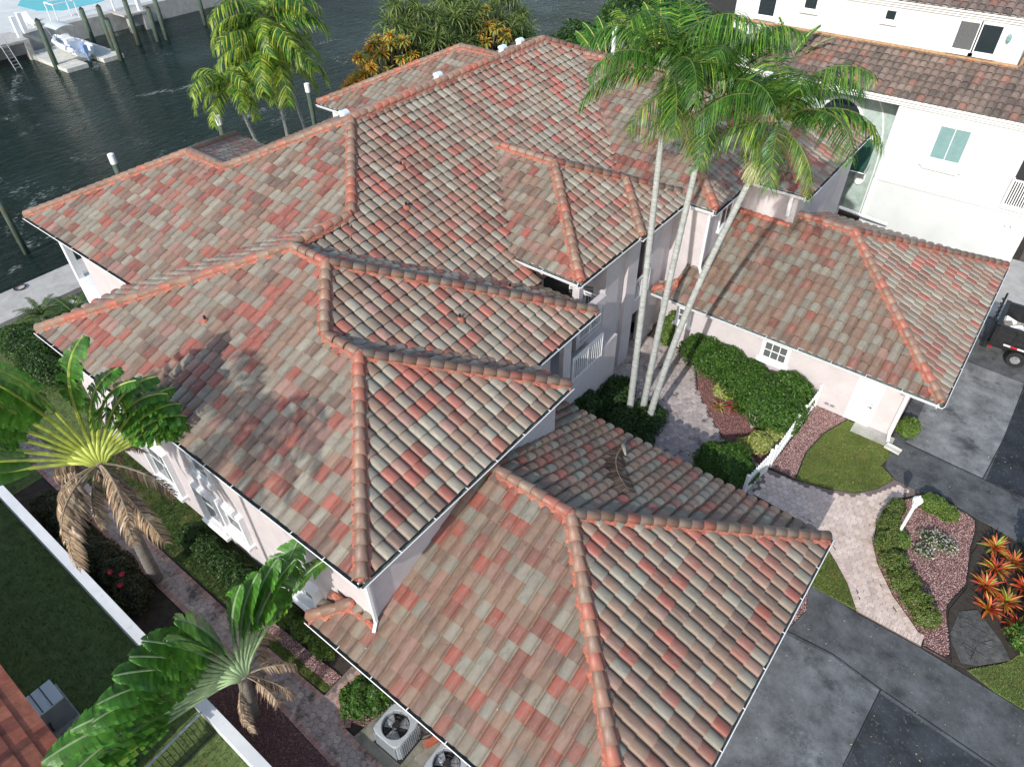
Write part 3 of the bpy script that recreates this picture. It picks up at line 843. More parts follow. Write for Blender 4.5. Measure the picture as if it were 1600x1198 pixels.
mb = MB(); mb.bar((7.62, 19.93, 1.05), (7.46, 19.93, 1.05), 0.03); mb.box(7.58, 7.66, 19.915, 19.955, 1.0, 1.1); mb.box(7.58, 7.64, 19.92, 19.955, 1.2, 1.26)
h = mb.build('door_handle', M['metal'], None); h.parent = dr
mb = MB(); mb.box(6.79, 6.86, 19.96, 20.0, 0, 2.2); mb.box(7.74, 7.81, 19.96, 20.0, 0, 2.2); mb.box(6.86, 7.74, 19.96, 20.0, 2.12, 2.2)
W_(mb, garage, 'door_frame', M['white'])
for x in (5.92, 6.16):
    mb = MB(); mb.box(x, x + 0.17, 19.97, 20.0, 0.28, 0.38, (0.5, 0.5, 0.5)); W_(mb, garage, 'vent_grille', M['metal'])
mb = MB(); mb.box(8.0, 8.14, 19.9, 20.0, 2.3, 2.38); mb.box(8.38, 8.5, 19.88, 20.0, 2.25, 2.36); W_(mb, garage, 'security_light', M['metal'])
# windows of the left side of the house
window(house, -4.9, -3.1, 0.95, 2.15, 0.3, (2, 1), 'glass', trim=0.1, depth=0.28)
window(house, -9.3, -8.2, 0.9, 2.6, 0.3, (1, 2), 'glass', trim=0.12, depth=0.18)
window(house, -7.7, -6.6, 1.7, 2.9, 0.3, (1, 2), 'glass', trim=0.12, depth=0.18)
window(house, -12.5, -10.9, 1.0, 3.0, 0.3, (2, 2), 'glass', trim=0.12, depth=0.18)
window(house, -8.6, -7.7, 3.9, 5.0, 0.3, (1, 2), 'glass', trim=0.1, depth=0.1)
window(house, 22.6, 23.7, 5.1, 6.2, -1.2, (2, 1), 'glass', side='+x', trim=0.08, depth=0.06)
window(house, 7.9, 8.55, 1.2, 2.3, 0.3, (1, 2), 'glass', side='+x', trim=0.06)

# vents along the main ridge, plumbing stacks on the slopes
def vent(x, y, z):
    mb = MB(); n = 8
    mb.box(x - 0.15, x + 0.15, y - 0.12, y + 0.12, z - 0.3, z + 0.06)
    pts = []
    for i in range(n + 1):
        a = math.pi * i / n; pts.append((x - 0.19 * math.cos(a), z + 0.06 + 0.15 * math.sin(a)))
    vs = [(px, y - 0.15, pz) for px, pz in pts] + [(px, y + 0.15, pz) for px, pz in pts]
    mb.add(vs, [tuple(range(n + 1))[::-1], tuple(range(n + 1, 2 * n + 2))] + [(i, i + 1, n + 2 + i, n + 1 + i) for i in range(n)])
    W_(mb, roof, 'roof_vent', M['vent'])
vent(-13.85, 12.85, 10.3); vent(-13.85, 18.43, 10.3); vent(-13.95, 23.2, 10.3); vent(-13.95, 24.6, 10.3)
for x, y, z in ((-9.1, 11.25, 8.37), (-10.63, 12.63, 9.04), (-4.03, 8.4, 7.11), (-4.19, 11.27, 6.71), (-10.37, 3.07, 7.35), (-12.2, 23.2, 9.75)):
    mb = MB(); mb.lathe([(0.17, -0.03), (0.13, 0.07), (0.07, 0.12), (0.05, 0.13)], 9, (1, 1, 1), (x, y, z)); W_(mb, roof, 'stack_flashing', M['mortar'])
    mb = MB(); mb.tube([(x, y, z), (x, y, z + 0.24)], 0.045, 8); W_(mb, roof, 'vent_stack', M['black'])

# ------------------------------------------------------------------ paving, lawns, gravel
def hex_paving(name, poly, z, r, cols, m, single, label=None, border=None, hole=None, thing=None):
    base = MB(); base.prism(poly, -0.05, z - 0.012)
    root = base.build(name, M['joint'], None)
    tag(root, kind='structure')
    P = np.array(poly); lo = P.min(0) - r; hi = P.max(0) + r
    dx = r * math.sqrt(3); dy = r * 1.5; pts = []
    j = 0; y = lo[1]
    while y < hi[1]:
        x = lo[0] + (dx / 2 if j % 2 else 0)
        while x < hi[0]: pts.append((x, y)); x += dx
        y += dy; j += 1
    pts = np.array(pts); inside = inpoly(pts, poly)
    if border:
        for k in range(6):
            inside &= inpoly(pts + border * np.array([math.cos(k * 1.047), math.sin(k * 1.047)]), poly)
    pts = pts[inside]
    d = np.linalg.norm(np.c_[pts, np.zeros(len(pts))] - np.array(CAM), axis=1) + np.where(in_view(np.c_[pts, np.zeros(len(pts))]), 0, 1000)
    pts = pts[np.argsort(d)]
    def hexv(rr, rt_):
        return [(rr * math.cos(math.pi / 6 + k * math.pi / 3), rr * math.sin(math.pi / 6 + k * math.pi / 3), -0.03) for k in range(6)] + \
               [(rr * math.cos(math.pi / 6 + k * math.pi / 3), rr * math.sin(math.pi / 6 + k * math.pi / 3), -0.006) for k in range(6)] + \
               [(rt_ * math.cos(math.pi / 6 + k * math.pi / 3), rt_ * math.sin(math.pi / 6 + k * math.pi / 3), 0) for k in range(6)]
    hv = np.array(hexv(r * 0.965, r * 0.92)); hf = [[i, (i + 1) % 6, 6 + (i + 1) % 6, 6 + i] for i in range(6)] + [[6 + i, 6 + (i + 1) % 6, 12 + (i + 1) % 6, 12 + i] for i in range(6)] + [[12 + i for i in range(6)]]
    meshes = []
    for c in cols * 3:
        cc = np.array(c) * rng.uniform(0.88, 1.12)
        me = mesh_np('paver', hv, hf, np.tile(cc, (len(hf), 1))); me.materials.append(m); meshes.append(me)
    V = []; F = []; C = []; b = 0
    for i, (x, y) in enumerate(pts):
        zz = z + rng.normal(0, 0.0025)
        if i < single:
            o = link('paver', meshes[int(rng.integers(len(meshes)))], root, (x, y, zz), rot=(rng.normal(0, 0.008), rng.normal(0, 0.008), 0))
        else:
            V.append(hv + np.array([x, y, zz])); F += [[k + b for k in f] for f in hf]; b += len(hv)
            cc = np.array(cols[int(rng.integers(len(cols)))]) * rng.uniform(0.88, 1.12); C += [cc] * len(hf)
    if V:
        me = mesh_np('paver_field', np.vstack(V), F, np.array(C)); me.materials.append(m)
        o = link('paver_field', me, root); o['kind'] = 'stuff'
    return root

def edge_bricks(root, line, z, cols, m, L=0.20, wd=0.10, rows=1, side=1):
    """soldier course of small bricks along a polyline"""
    V = []; F = []; C = []; b = 0
    for (x0, y0), (x1, y1) in zip(line[:-1], line[1:]):
        l = math.hypot(x1 - x0, y1 - y0); n = max(1, int(round(l / (wd + 0.008))))
        ux, uy = (x1 - x0) / l, (y1 - y0) / l; nx, ny = -uy * side, ux * side
        for k in range(n):
            for r_ in range(rows):
                cx = x0 + ux * (k + 0.5) * l / n + nx * (L * (r_ + 0.5) + 0.01 * r_); cy = y0 + uy * (k + 0.5) * l / n + ny * (L * (r_ + 0.5) + 0.01 * r_)
                h1, h2 = l / n / 2 - 0.005, L / 2
                zz = z + 0.003 + rng.normal(0, 0.002)
                vs = []
                for q in (-0.03, 0):
                    for a, c_ in ((-1, -1), (1, -1), (1, 1), (-1, 1)):
                        vs.append((cx + ux * a * h1 + nx * c_ * h2, cy + uy * a * h1 + ny * c_ * h2, zz + q))
                V += vs; F += [[b + 4, b + 5, b + 6, b + 7], [b, b + 1, b + 5, b + 4], [b + 1, b + 2, b + 6, b + 5], [b + 2, b + 3, b + 7, b + 6], [b + 3, b, b + 4, b + 7]]; b += 8
                cc = np.array(cols[int(rng.integers(len(cols)))]) * rng.uniform(0.85, 1.15); C += [cc] * 5
    me = mesh_np('border_brick_course', np.array(V), F, np.array(C)); me.materials.append(m)
    o = link('border_brick_course', me, root); o['kind'] = 'stuff'

pathp = [(5.5, 13.73), (5.3, 15.24), (6.44, 15.33), (7.63, 15.66), (8.54, 16.1), (9.15, 16.82), (9.52, 17.69), (10.55, 17.66), (10.05, 17.05), (9.65, 16.08), (9.61, 15.19), (9.79, 14.19), (10.18, 13.42), (10.96, 12.46), (11.72, 11.85), (12.16, 11.46), (12.2, 11.18), (10.2, 11.19), (9.61, 12.05), (9.03, 12.63), (8.45, 13.16), (7.76, 13.56), (6.59, 13.67)]
pinks = [(0.58, 0.465, 0.41), (0.61, 0.50, 0.44), (0.56, 0.45, 0.39), (0.59, 0.48, 0.425)]
pr = hex_paving('garden_path', pathp, 0.045, 0.137, pinks, M['paver'], 300, border=0.16)
edge_bricks(pr, [pathp[17], pathp[18], pathp[19], pathp[20], pathp[21], pathp[22], pathp[0]], 0.045, pinks, M['paver'], side=-1)
edge_bricks(pr, [pathp[8], pathp[9], pathp[10], pathp[11], pathp[12], pathp[13], pathp[14], pathp[15]], 0.045, pinks, M['paver'], side=-1)
edge_bricks(pr, [(12.18, 11.2), (10.25, 11.2)], 0.045, pinks, M['paver'], side=-1, rows=2)
courtp = [(-2.4, 19.9), (-0.5, 19.9), (0.44, 18.95), (1.08, 17.83), (2.18, 16.7), (3.27, 15.75), (4.34, 15.5), (5.4, 15.25), (5.5, 13.7), (3.2, 12.9), (2.2, 11.5), (0.6, 11.0), (-1.7, 11.2), (-1.8, 14.3), (-2.3, 15.4), (-4.2, 17.9), (-4.2, 19.3)]
hex_paving('courtyard_path', courtp, 0.035, 0.137, [(0.42, 0.36, 0.34), (0.46, 0.40, 0.38), (0.38, 0.33, 0.32)], M['court'], 0)
walkp = [(-25, -2.45), (-4.3, -2.37), (1.8, -2.6), (8.0, -2.6), (8.0, -1.75), (-0.3, -1.62), (-0.9, -0.9), (-1.0, 0.2), (-1.55, 0.2), (-1.5, -1.35), (-4.56, -1.45), (-25, -1.5)]
wc = [(0.36, 0.30, 0.28), (0.40, 0.33, 0.30), (0.33, 0.28, 0.265)]
wr = hex_paving('side_path', walkp, 0.03, 0.125, wc, M['court'], 300, border=0.12)
redb = [(0.36, 0.22, 0.19), (0.40, 0.25, 0.22), (0.33, 0.20, 0.18)]
edge_bricks(wr, [(-14, -1.5), (-4.56, -1.45), (-1.5, -1.37)], 0.03, redb, M['court'], L=0.17, side=-1)
edge_bricks(wr, [(-1.3, -1.42), (-0.9, -0.92), (-0.3, -1.62)], 0.03, redb, M['court'], L=0.17, side=1)
edge_bricks(wr, [(8.0, -1.75), (-0.3, -1.62), (-1.2, -1.0), (-1.1, 0.1)], 0.03, redb, M['court'], L=0.17, side=1)
edge_bricks(wr, [(-25, -2.45), (-4.3, -2.37), (1.8, -2.6)], 0.03, redb, M['court'], L=0.17, side=1)

# driveway slabs
def slab(name, poly, z, c, parent=None):
    mb = MB(); mb.prism(poly, -0.05, z, c)
    o = mb.build(name, M['asphalt'], None)
    if parent: o.parent = parent
    return o
drv = tag(slab('driveway', [(8.2, -9), (22, -9), (22, 31.4), (8.8, 31.4), (8.8, 20.0), (8.95, 19.0), (9.05, 18.2), (9.62, 17.72), (10.58, 17.70), (11.0, 18.05), (12.16, 17.68), (12.9, 17.6), (14.6, 17.3), (22, 17.0), (22, 10.8), (15.12, 10.9), (14.3, 10.97), (13.0, 11.06), (12.2, 11.12), (10.25, 11.12), (9.4, 11.2), (8.62, 11.2), (8.9, 10.2), (8.62, 9.0), (8.2, 8.6)], 0.012, (0.085, 0.09, 0.094)), kind='structure')
def inset(poly, k):
    c = np.mean(np.array(poly), 0); return [tuple(c + (np.array(p) - c) * k) for p in poly]
for poly, c, z in [([(8.6, 9.0), (10.12, 9.18), (11.6, 8.97), (11.45, 6.3), (11.3, 2), (8.6, 2)], (0.13, 0.138, 0.145), 0.02),
                   ([(9.3, 20.05), (12.22, 19.85), (12.4, 22.5), (12.45, 26.9), (9.3, 27.1)], (0.19, 0.197, 0.20), 0.02),
                   ([(11.62, 8.9), (22, 8.0), (22, 2), (11.32, 2), (11.47, 6.3)], (0.035, 0.04, 0.046), 0.017),
                   ([(12.28, 19.8), (22, 19.4), (22, 27), (12.5, 26.9)], (0.022, 0.026, 0.032), 0.018),
                   ([(9.3, 27.2), (22, 27.1), (22, 31.3), (9.3, 31.3)], (0.10, 0.105, 0.11), 0.019)]:
    slab('slab', inset(poly, 0.994), z, c, drv)
def crack(pts, wd=0.018):
    mb = MB()
    for (a, b), (c_, d) in zip(pts[:-1], pts[1:]):
        l = math.hypot(c_ - a, d - b); nx, ny = -(d - b) / l * wd, (c_ - a) / l * wd
        mb.add([(a - nx, b - ny, 0.0225), (c_ - nx, d - ny, 0.0225), (c_ + nx, d + ny, 0.0225), (a + nx, b + ny, 0.0225)], [(0, 1, 2, 3)], (0.02, 0.02, 0.02))
    o = mb.build('expansion_joint', M['asphalt'], None); o.parent = drv
crack([(9.3, 19.98), (10.8, 19.88), (12.2, 19.8), (15.5, 19.5), (22, 19.3)])
crack([(8.6, 9.12), (10.1, 9.24), (11.6, 9.02), (22, 8.05)])
crack([(11.62, 9.0), (11.46, 6.3), (11.3, 2)])
crack([(12.2, 19.8), (12.4, 22.6), (12.48, 27.0)])
# concrete beside and behind
g = MB(); g.box(7.3, 8.9, 19.3, 19.95, -0.04, 0.06); tag(g.build('door_step', M['concrete']), kind='structure')
g = MB(); g.prism([(9.9, 31.45), (22, 31.45), (22, 38), (9.9, 38)], -0.05, 0.02); tag(g.build('neighbour_drive', M['concrete']), kind='structure')
g = MB(); g.prism([(10.3, 38), (26, 38), (26, 60), (10.3, 60)], -0.05, 0.03); gg = g.build('neighbour_brick_drive', mat('dark_brick_paving', (0.10, 0.085, 0.08), 0.9, noise=(6, 0.5))); tag(gg, kind='structure')

GREENS = [(0.17, 0.25, 0.055), (0.13, 0.21, 0.045), (0.23, 0.28, 0.08), (0.30, 0.30, 0.12)]
def lawn(name, poly, n, hgt=0.055, z=0.012, greens=GREENS, exclude=None):
    g = MB(); g.prism(poly, -0.03, z)
    base = tag(g.build(name, M['turf']), kind='structure')
    P = sample(poly, n)
    az = rng.random(n) * 6.283; h = hgt * rng.uniform(0.6, 1.5, n); wd = 0.006 + 0.005 * rng.random(n)
    lean = rng.uniform(0.1, 0.7, n) * h; la = rng.random(n) * 6.283
    V = np.zeros((n, 3, 3), np.float32)
    V[:, 0] = np.c_[P[:, 0] - wd * np.cos(az), P[:, 1] - wd * np.sin(az), np.full(n, z)]
    V[:, 1] = np.c_[P[:, 0] + wd * np.cos(az), P[:, 1] + wd * np.sin(az), np.full(n, z)]
    V[:, 2] = np.c_[P[:, 0] + lean * np.cos(la), P[:, 1] + lean * np.sin(la), z + h]
    C = np.array(greens)[rng.integers(len(greens), size=n)] * rng.uniform(0.75, 1.25, (n, 1))
    me = mesh_np('grass', V.reshape(-1, 3), np.arange(3 * n, dtype=np.int32).reshape(n, 3), C); me.materials.append(M['blade'])
    tag(link('grass', me), kind='stuff')
lawnp = [(6.5, 15.44), (6.32, 17.0), (6.5, 18.5), (6.99, 19.9), (8.68, 19.7), (9.05, 18.9), (8.88, 18.11), (9.5, 17.72), (9.12, 16.85), (8.5, 16.15), (7.6, 15.7)]
lawn('gate_lawn', lawnp, 42000)
lawn('triangle_lawn', [(8.48, 13.09), (9.06, 12.56), (9.64, 11.98), (10.17, 11.22), (9.39, 11.2), (8.4, 11.2), (7.9, 11.3), (7.5, 13.5)], 14000)
lawn('roadside_lawn', [(13.52, 11.25), (14.4, 12.21), (14.78, 12.95), (19, 13.5), (19, 10.9), (15.12, 10.96), (14.32, 11.02)], 26000)
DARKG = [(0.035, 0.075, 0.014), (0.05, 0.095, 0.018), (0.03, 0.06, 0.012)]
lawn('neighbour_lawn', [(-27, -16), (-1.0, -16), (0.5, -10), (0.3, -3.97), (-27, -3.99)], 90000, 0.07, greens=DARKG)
lawn('side_strip_lawn', [(-5.9, -1.3), (-3.6, -1.42), (-1.6, -1.3), (-1.55, -1.05), (-4.4, -1.1)], 4500)
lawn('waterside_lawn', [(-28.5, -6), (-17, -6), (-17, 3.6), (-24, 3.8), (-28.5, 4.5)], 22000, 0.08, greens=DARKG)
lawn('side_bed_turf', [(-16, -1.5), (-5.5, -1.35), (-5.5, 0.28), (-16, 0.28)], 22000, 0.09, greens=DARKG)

def gravel(name, poly, n, z=0.02, cols=((0.33, 0.18, 0.165), (0.42, 0.27, 0.25), (0.24, 0.12, 0.11), (0.50, 0.38, 0.36), (0.18, 0.10, 0.095)), size=0.024):
    g = MB(); g.prism(poly, -0.03, z); tag(g.build(name + '_bed', M['gravelbed']), kind='structure')
    P = sample(poly, n)
    o8 = np.array([(1, 0, 0), (-1, 0, 0), (0, 1, 0), (0, -1, 0), (0, 0, 1), (0, 0, -1)], float)
    f8 = np.array([(0, 2, 4), (2, 1, 4), (1, 3, 4), (3, 0, 4)])
    R = rng.normal(size=(n, 3, 3)); R = np.linalg.qr(R)[0] if hasattr(np.linalg, 'qr') else R
    sc = size * rng.uniform(0.5, 1.35, (n, 1, 3))
    V = (o8[None] * sc) @ R + np.c_[P, np.full(n, z + 0.008)][:, None, :]
    f8 = np.array([(0, 2, 4), (2, 1, 4), (1, 3, 4), (3, 0, 4), (2, 0, 5), (1, 2, 5), (3, 1, 5), (0, 3, 5)])
    F = (f8[None] + 6 * np.arange(n)[:, None, None]).reshape(-1, 3)
    C = np.repeat(np.array(cols)[rng.integers(len(cols), size=n)] * rng.uniform(0.8, 1.2, (n, 1)), 8, 0)
    me = mesh_np('gravel', V.reshape(-1, 3), F, C); me.materials.append(M['stone'])
    tag(link('gravel', me), kind='stuff')
gravel('gate_gravel', [(5.49, 15.44), (5.56, 16.89), (5.65, 18.57), (5.6, 19.95), (7.0, 19.95), (6.5, 18.5), (6.29, 16.9), (6.48, 15.44)], 5200)
islp = [(9.75, 16.1), (10.15, 16.95), (10.62, 17.6), (11.0, 18.0), (11.55, 17.64), (12.12, 17.62), (12.44, 17.46), (12.54, 17.01), (12.57, 16.13), (12.71, 15.08), (12.8, 14.41), (12.66, 13.86), (12.49, 13.21), (12.55, 12.83), (12.82, 12.05), (13.0, 11.4), (12.88, 11.2), (12.25, 11.2), (12.2, 11.5), (11.75, 11.9), (10.99, 12.5), (10.22, 13.45), (9.83, 14.2), (9.65, 15.19)]
gravel('island_gravel', islp, 12500)
gravel('court_gravel', [(-0.5, 19.95), (0.5, 19.0), (1.12, 17.86), (2.2, 16.75), (3.3, 15.8), (4.4, 15.55), (5.35, 15.3), (5.4, 19.95)], 9000, cols=((0.28, 0.13, 0.12), (0.36, 0.20, 0.18), (0.2, 0.09, 0.085)))
gravel('side_gravel', [(-5.9, -0.75), (-4.6, -0.78), (-2.77, -0.72), (-1.55, -0.65), (-1.55, -1.05), (-2.7, -1.1), (-4.4, -1.1), (-5.9, -1.25)], 4200)
gravel('wallside_gravel', [(-6.0, -3.7), (1.5, -3.7), (1.5, -2.6), (-3.9, -2.42), (-6.0, -2.5)], 6000, cols=((0.22, 0.13, 0.12), (0.30, 0.19, 0.18), (0.14, 0.08, 0.075)))
gravel('drive_edge_gravel', [(8.62, 11.15), (8.88, 10.2), (8.6, 9.05), (8.2, 8.7), (7.7, 8.7), (7.7, 11.15)], 2600)
gravel('condenser_gravel', [(-0.7, -0.2), (7.6, 0.05), (7.6, -1.0), (0.2, -1.2), (-0.25, -1.4), (-0.85, -0.85)], 3600)
g = MB(); g.prism([(0.1, -1.65), (4.4, -1.7), (4.4, -0.25), (0.3, -0.2)], -0.05, 0.055)
tag(g.build('condenser_slab', mat('mossy_concrete', (0.20, 0.19, 0.16), 0.9, noise=(2, 0.4), noise2=[(3, (0.07, 0.085, 0.03), 0.5, 0.15, 0.7), (5, (0.42, 0.41, 0.38), 0.64, 0.05, 0.8)], bump=(30, 0.4, 0.01))), kind='structure')
# black rubber edging of the beds
def edging(line, z=0.05, r=0.022, name='bed_edging', lab='black edging strip round the gravel bed', cat='edging'):
    mb = MB(); mb.tube([(x, y, z) for x, y in line], r, 6); o = mb.build(name, M['rubber'], None); return o
def edging_thing(line, lab):
    o = edging(line); tag(o, lab, 'garden edging')
edging_thing(islp[1:18], 'black edging strip curving round the pink gravel island by the driveway')
edging_thing([(7.0, 19.9), (6.5, 18.5), (6.31, 17.0), (6.5, 15.46)], 'black edging strip between the gate lawn and its gravel bed')

# ------------------------------------------------------------------ shrubs and hedges
def leaves_mesh(P, Nn, size, cols, name='foliage', asp=0.55, spread=0.8, core=None, origin=(0, 0, 0), matn='leaf'):
    n = len(P)
    D = Nn + rng.normal(size=(n, 3)) * spread
    D /= np.linalg.norm(D, axis=1)[:, None]
    A = rng.normal(size=(n, 3)); A -= D * (A * D).sum(1)[:, None]; A /= np.linalg.norm(A, axis=1)[:, None]
    B = np.cross(D, A)
    s = size * rng.uniform(0.6, 1.3, (n, 1))
    V = np.stack([P - A * s, P + B * s * asp + D * s * 0.12, P + A * s, P - B * s * asp + D * s * 0.12], 1)
    C = np.array(cols)[rng.integers(len(cols), size=n)] * rng.uniform(0.7, 1.3, (n, 1))
    F = np.arange(4 * n).reshape(n, 4)
    V = V.reshape(-1, 3)
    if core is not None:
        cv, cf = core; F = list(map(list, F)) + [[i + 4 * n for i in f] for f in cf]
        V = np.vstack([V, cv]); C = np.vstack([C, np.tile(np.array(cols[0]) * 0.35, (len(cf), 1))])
    me = mesh_np(name, V - np.array(origin), F, C); me.materials.append(M[matn])
    return me
def shrub(name, ells, n, size, cols, label, cat='shrub', group=None, lump=0.12, asp=0.55, matn='leaf', spread=0.8):
    vol = np.array([e[3] * e[4] + e[3] * e[5] + e[4] * e[5] for e in ells]); vol /= vol.sum()
    Ps = []; Ns = []; cv = []; cf = []
    for e, v in zip(ells, vol):
        k = int(n * v); c = np.array(e[:3]); r = np.array(e[3:6])
        d = rng.normal(size=(k, 3)); d /= np.linalg.norm(d, axis=1)[:, None]; d[:, 2] = np.where(d[:, 2] < -0.35, -d[:, 2], d[:, 2])
        ph = rng.random(3) * 6
        l = 1 + lump * (np.sin(d[:, 0] * 5 + ph[0]) * np.sin(d[:, 1] * 6 + ph[1]) + 0.6 * np.sin(d[:, 2] * 9 + ph[2] + d[:, 0] * 7))
        rr = l * (1 - np.abs(rng.normal(0, 0.09, k)))
        P = c + d * r * rr[:, None]; N = d / r; N /= np.linalg.norm(N, axis=1)[:, None]
        ok = P[:, 2] > 0.02
        for e2 in ells:
            if e2 is e: continue
            q = (P - np.array(e2[:3])) / np.array(e2[3:6]); ok &= (q ** 2).sum(1) > 0.62
        Ps.append(P[ok]); Ns.append(N[ok])
        b = len(cv)
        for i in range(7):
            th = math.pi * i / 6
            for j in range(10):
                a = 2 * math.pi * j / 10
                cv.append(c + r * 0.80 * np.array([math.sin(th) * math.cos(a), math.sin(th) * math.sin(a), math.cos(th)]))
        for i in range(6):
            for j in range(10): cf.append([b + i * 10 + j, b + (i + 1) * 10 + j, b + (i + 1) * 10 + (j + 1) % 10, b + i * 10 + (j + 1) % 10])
    P = np.vstack(Ps); N = np.vstack(Ns)
    o0 = (float(np.mean([e[0] for e in ells])), float(np.mean([e[1] for e in ells])), 0)
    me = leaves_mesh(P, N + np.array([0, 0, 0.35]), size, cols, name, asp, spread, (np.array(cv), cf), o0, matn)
    o = link(name, me, None, o0); tag(o, label, cat, group)
    return o
HG = [(0.06, 0.145, 0.018), (0.045, 0.11, 0.015), (0.085, 0.175, 0.025), (0.035, 0.085, 0.014)]
YG = [(0.30, 0.33, 0.06), (0.42, 0.42, 0.13), (0.16, 0.24, 0.04), (0.36, 0.38, 0.18)]
LG = [(0.10, 0.19, 0.03), (0.14, 0.22, 0.04), (0.075, 0.15, 0.025), (0.18, 0.22, 0.05)]
shrub('clipped_hedge', [(0.35, 19.5, 0.7, 0.95, 0.95, 0.75), (1.4, 19.2, 0.75, 1.2, 1.05, 0.8), (2.6, 18.85, 0.7, 1.2, 1.15, 0.8), (3.9, 18.2, 0.7, 1.25, 1.45, 0.9), (4.7, 17.9, 0.7, 1.05, 1.3, 0.85), (4.6, 19.3, 0.7, 1.0, 0.6, 0.95)], 34000, 0.055, HG, 'big rounded green hedge mass in front of the pink garage wing wall', 'hedge')
shrub('round_shrub', [(4.15, 14.0, 0.5, 1.2, 1.05, 0.72)], 12000, 0.045, HG, 'low dome-shaped green shrub by the courtyard gate and the tiled roof edge')
shrub('trimmed_shrub', [(9.15, 20.55, 0.32, 0.42, 0.55, 0.42)], 3200, 0.04, LG, 'small round shrub in a brick ring at the corner of the garage wing')
shrub('box_shrub', [(-0.35, -0.85, 0.5, 0.55, 0.62, 0.62), (0.0, -0.55, 0.5, 0.45, 0.45, 0.6)], 5200, 0.05, HG, 'green shrub between the brick side path and the left air conditioner')
shrub('doorway_shrub', [(-1.7, 20.4, 0.6, 0.45, 0.7, 0.75), (-1.5, 19.8, 0.4, 0.4, 0.4, 0.5)], 4200, 0.05, LG, 'light green shrub beside the entrance pillar')
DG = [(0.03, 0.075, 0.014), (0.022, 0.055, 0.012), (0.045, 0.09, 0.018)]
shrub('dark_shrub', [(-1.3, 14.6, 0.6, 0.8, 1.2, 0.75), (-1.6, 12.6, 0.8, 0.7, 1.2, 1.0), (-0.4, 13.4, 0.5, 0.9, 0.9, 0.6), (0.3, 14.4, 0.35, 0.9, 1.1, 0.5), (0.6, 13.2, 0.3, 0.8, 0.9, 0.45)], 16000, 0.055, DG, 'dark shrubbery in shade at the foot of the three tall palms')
shrub('path_hedge', [(9.95, 15.9, 0.3, 0.32, 0.62, 0.36), (9.98, 15.1, 0.3, 0.38, 0.6, 0.4), (10.15, 14.3, 0.3, 0.42, 0.6, 0.4), (10.6, 13.6, 0.3, 0.5, 0.5, 0.4), (11.1, 13.0, 0.3, 0.5, 0.5, 0.4), (11.6, 12.5, 0.3, 0.5, 0.45, 0.42), (12.0, 12.1, 0.3, 0.45, 0.42, 0.42)], 14000, 0.035, [(0.10, 0.17, 0.03), (0.08, 0.145, 0.025), (0.14, 0.19, 0.04), (0.20, 0.20, 0.07)], 'low curved hedge running along the paver path beside the gravel island', 'hedge')
shrub('island_shrub', [(11.0, 17.0, 0.3, 0.55, 0.42, 0.4), (11.5, 16.9, 0.3, 0.4, 0.35, 0.36)], 4200, 0.035, LG, 'fine-leaved green shrub behind the lamp post at the top of the island')
shrub('lamp_foot_shrub', [(10.45, 14.75, 0.2, 0.38, 0.42, 0.3)], 2200, 0.035, LG, 'small green shrub round the foot of the white lamp post')
shrub('sparse_shrub', [(11.6, 15.6, 0.12, 0.7, 0.5, 0.2), (11.3, 14.9, 0.1, 0.4, 0.35, 0.16)], 900, 0.04, [(0.10, 0.15, 0.04), (0.45, 0.40, 0.38), (0.5, 0.46, 0.42)], 'sparse half-bare shrub with pale twigs on the pink gravel island')
def spiky(name, x, y, z, n, L, wd, cols, label, cat='plant', group=None, lo=0.15, hi=1.25, curve=0.9, matn='leaf', parent=None, seg=4):
    """rosette of strap leaves"""
    V = []; F = []; C = []
    for i in range(n):
        az = i * 2.399 + random.uniform(-0.3, 0.3); el = lo + (hi - lo) * (i / n) ** 0.8 + random.uniform(-0.12, 0.12)
        l = L * random.uniform(0.7, 1.1); p = np.array([0., 0., 0.]); b = len(V); e = el
        side = np.array([-math.sin(az), math.cos(az), 0])
        for k in range(seg + 1):
            t = k / seg; w_ = wd * (1 - t) ** 0.6 * (0.55 + 0.9 * min(t * 2, 1)) if t < 1 else 0.002
            n_ = np.array([-math.cos(az) * math.sin(e), -math.sin(az) * math.sin(e), math.cos(e)])
            V += [p - side * w_ + n_ * w_ * 0.5, p.copy(), p + side * w_ + n_ * w_ * 0.5]
            p = p + np.array([math.cos(az) * math.cos(e), math.sin(az) * math.cos(e), math.sin(e)]) * l / seg
            e -= curve * random.uniform(0.7, 1.2) / seg
        c = np.array(random.choice(cols)) * random.uniform(0.8, 1.2)
        for k in range(seg):
            F += [[b + k * 3, b + k * 3 + 1, b + k * 3 + 4, b + k * 3 + 3], [b + k * 3 + 1, b + k * 3 + 2, b + k * 3 + 5, b + k * 3 + 4]]
            C += [c * (1 + 0.25 * k / seg)] * 2
    me = mesh_np(name, np.array(V), F, np.array(C)); me.materials.append(M[matn])
    o = link(name, me, parent, (x, y, z))
    if label: tag(o, label, cat, group)
    return o
BR = [(0.55, 0.14, 0.03), (0.60, 0.22, 0.04), (0.42, 0.07, 0.03), (0.40, 0.34, 0.05), (0.50, 0.10, 0.05), (0.28, 0.05, 0.03)]
BRG = [(0.25, 0.30, 0.05), (0.55, 0.25, 0.05), (0.38, 0.10, 0.04)]
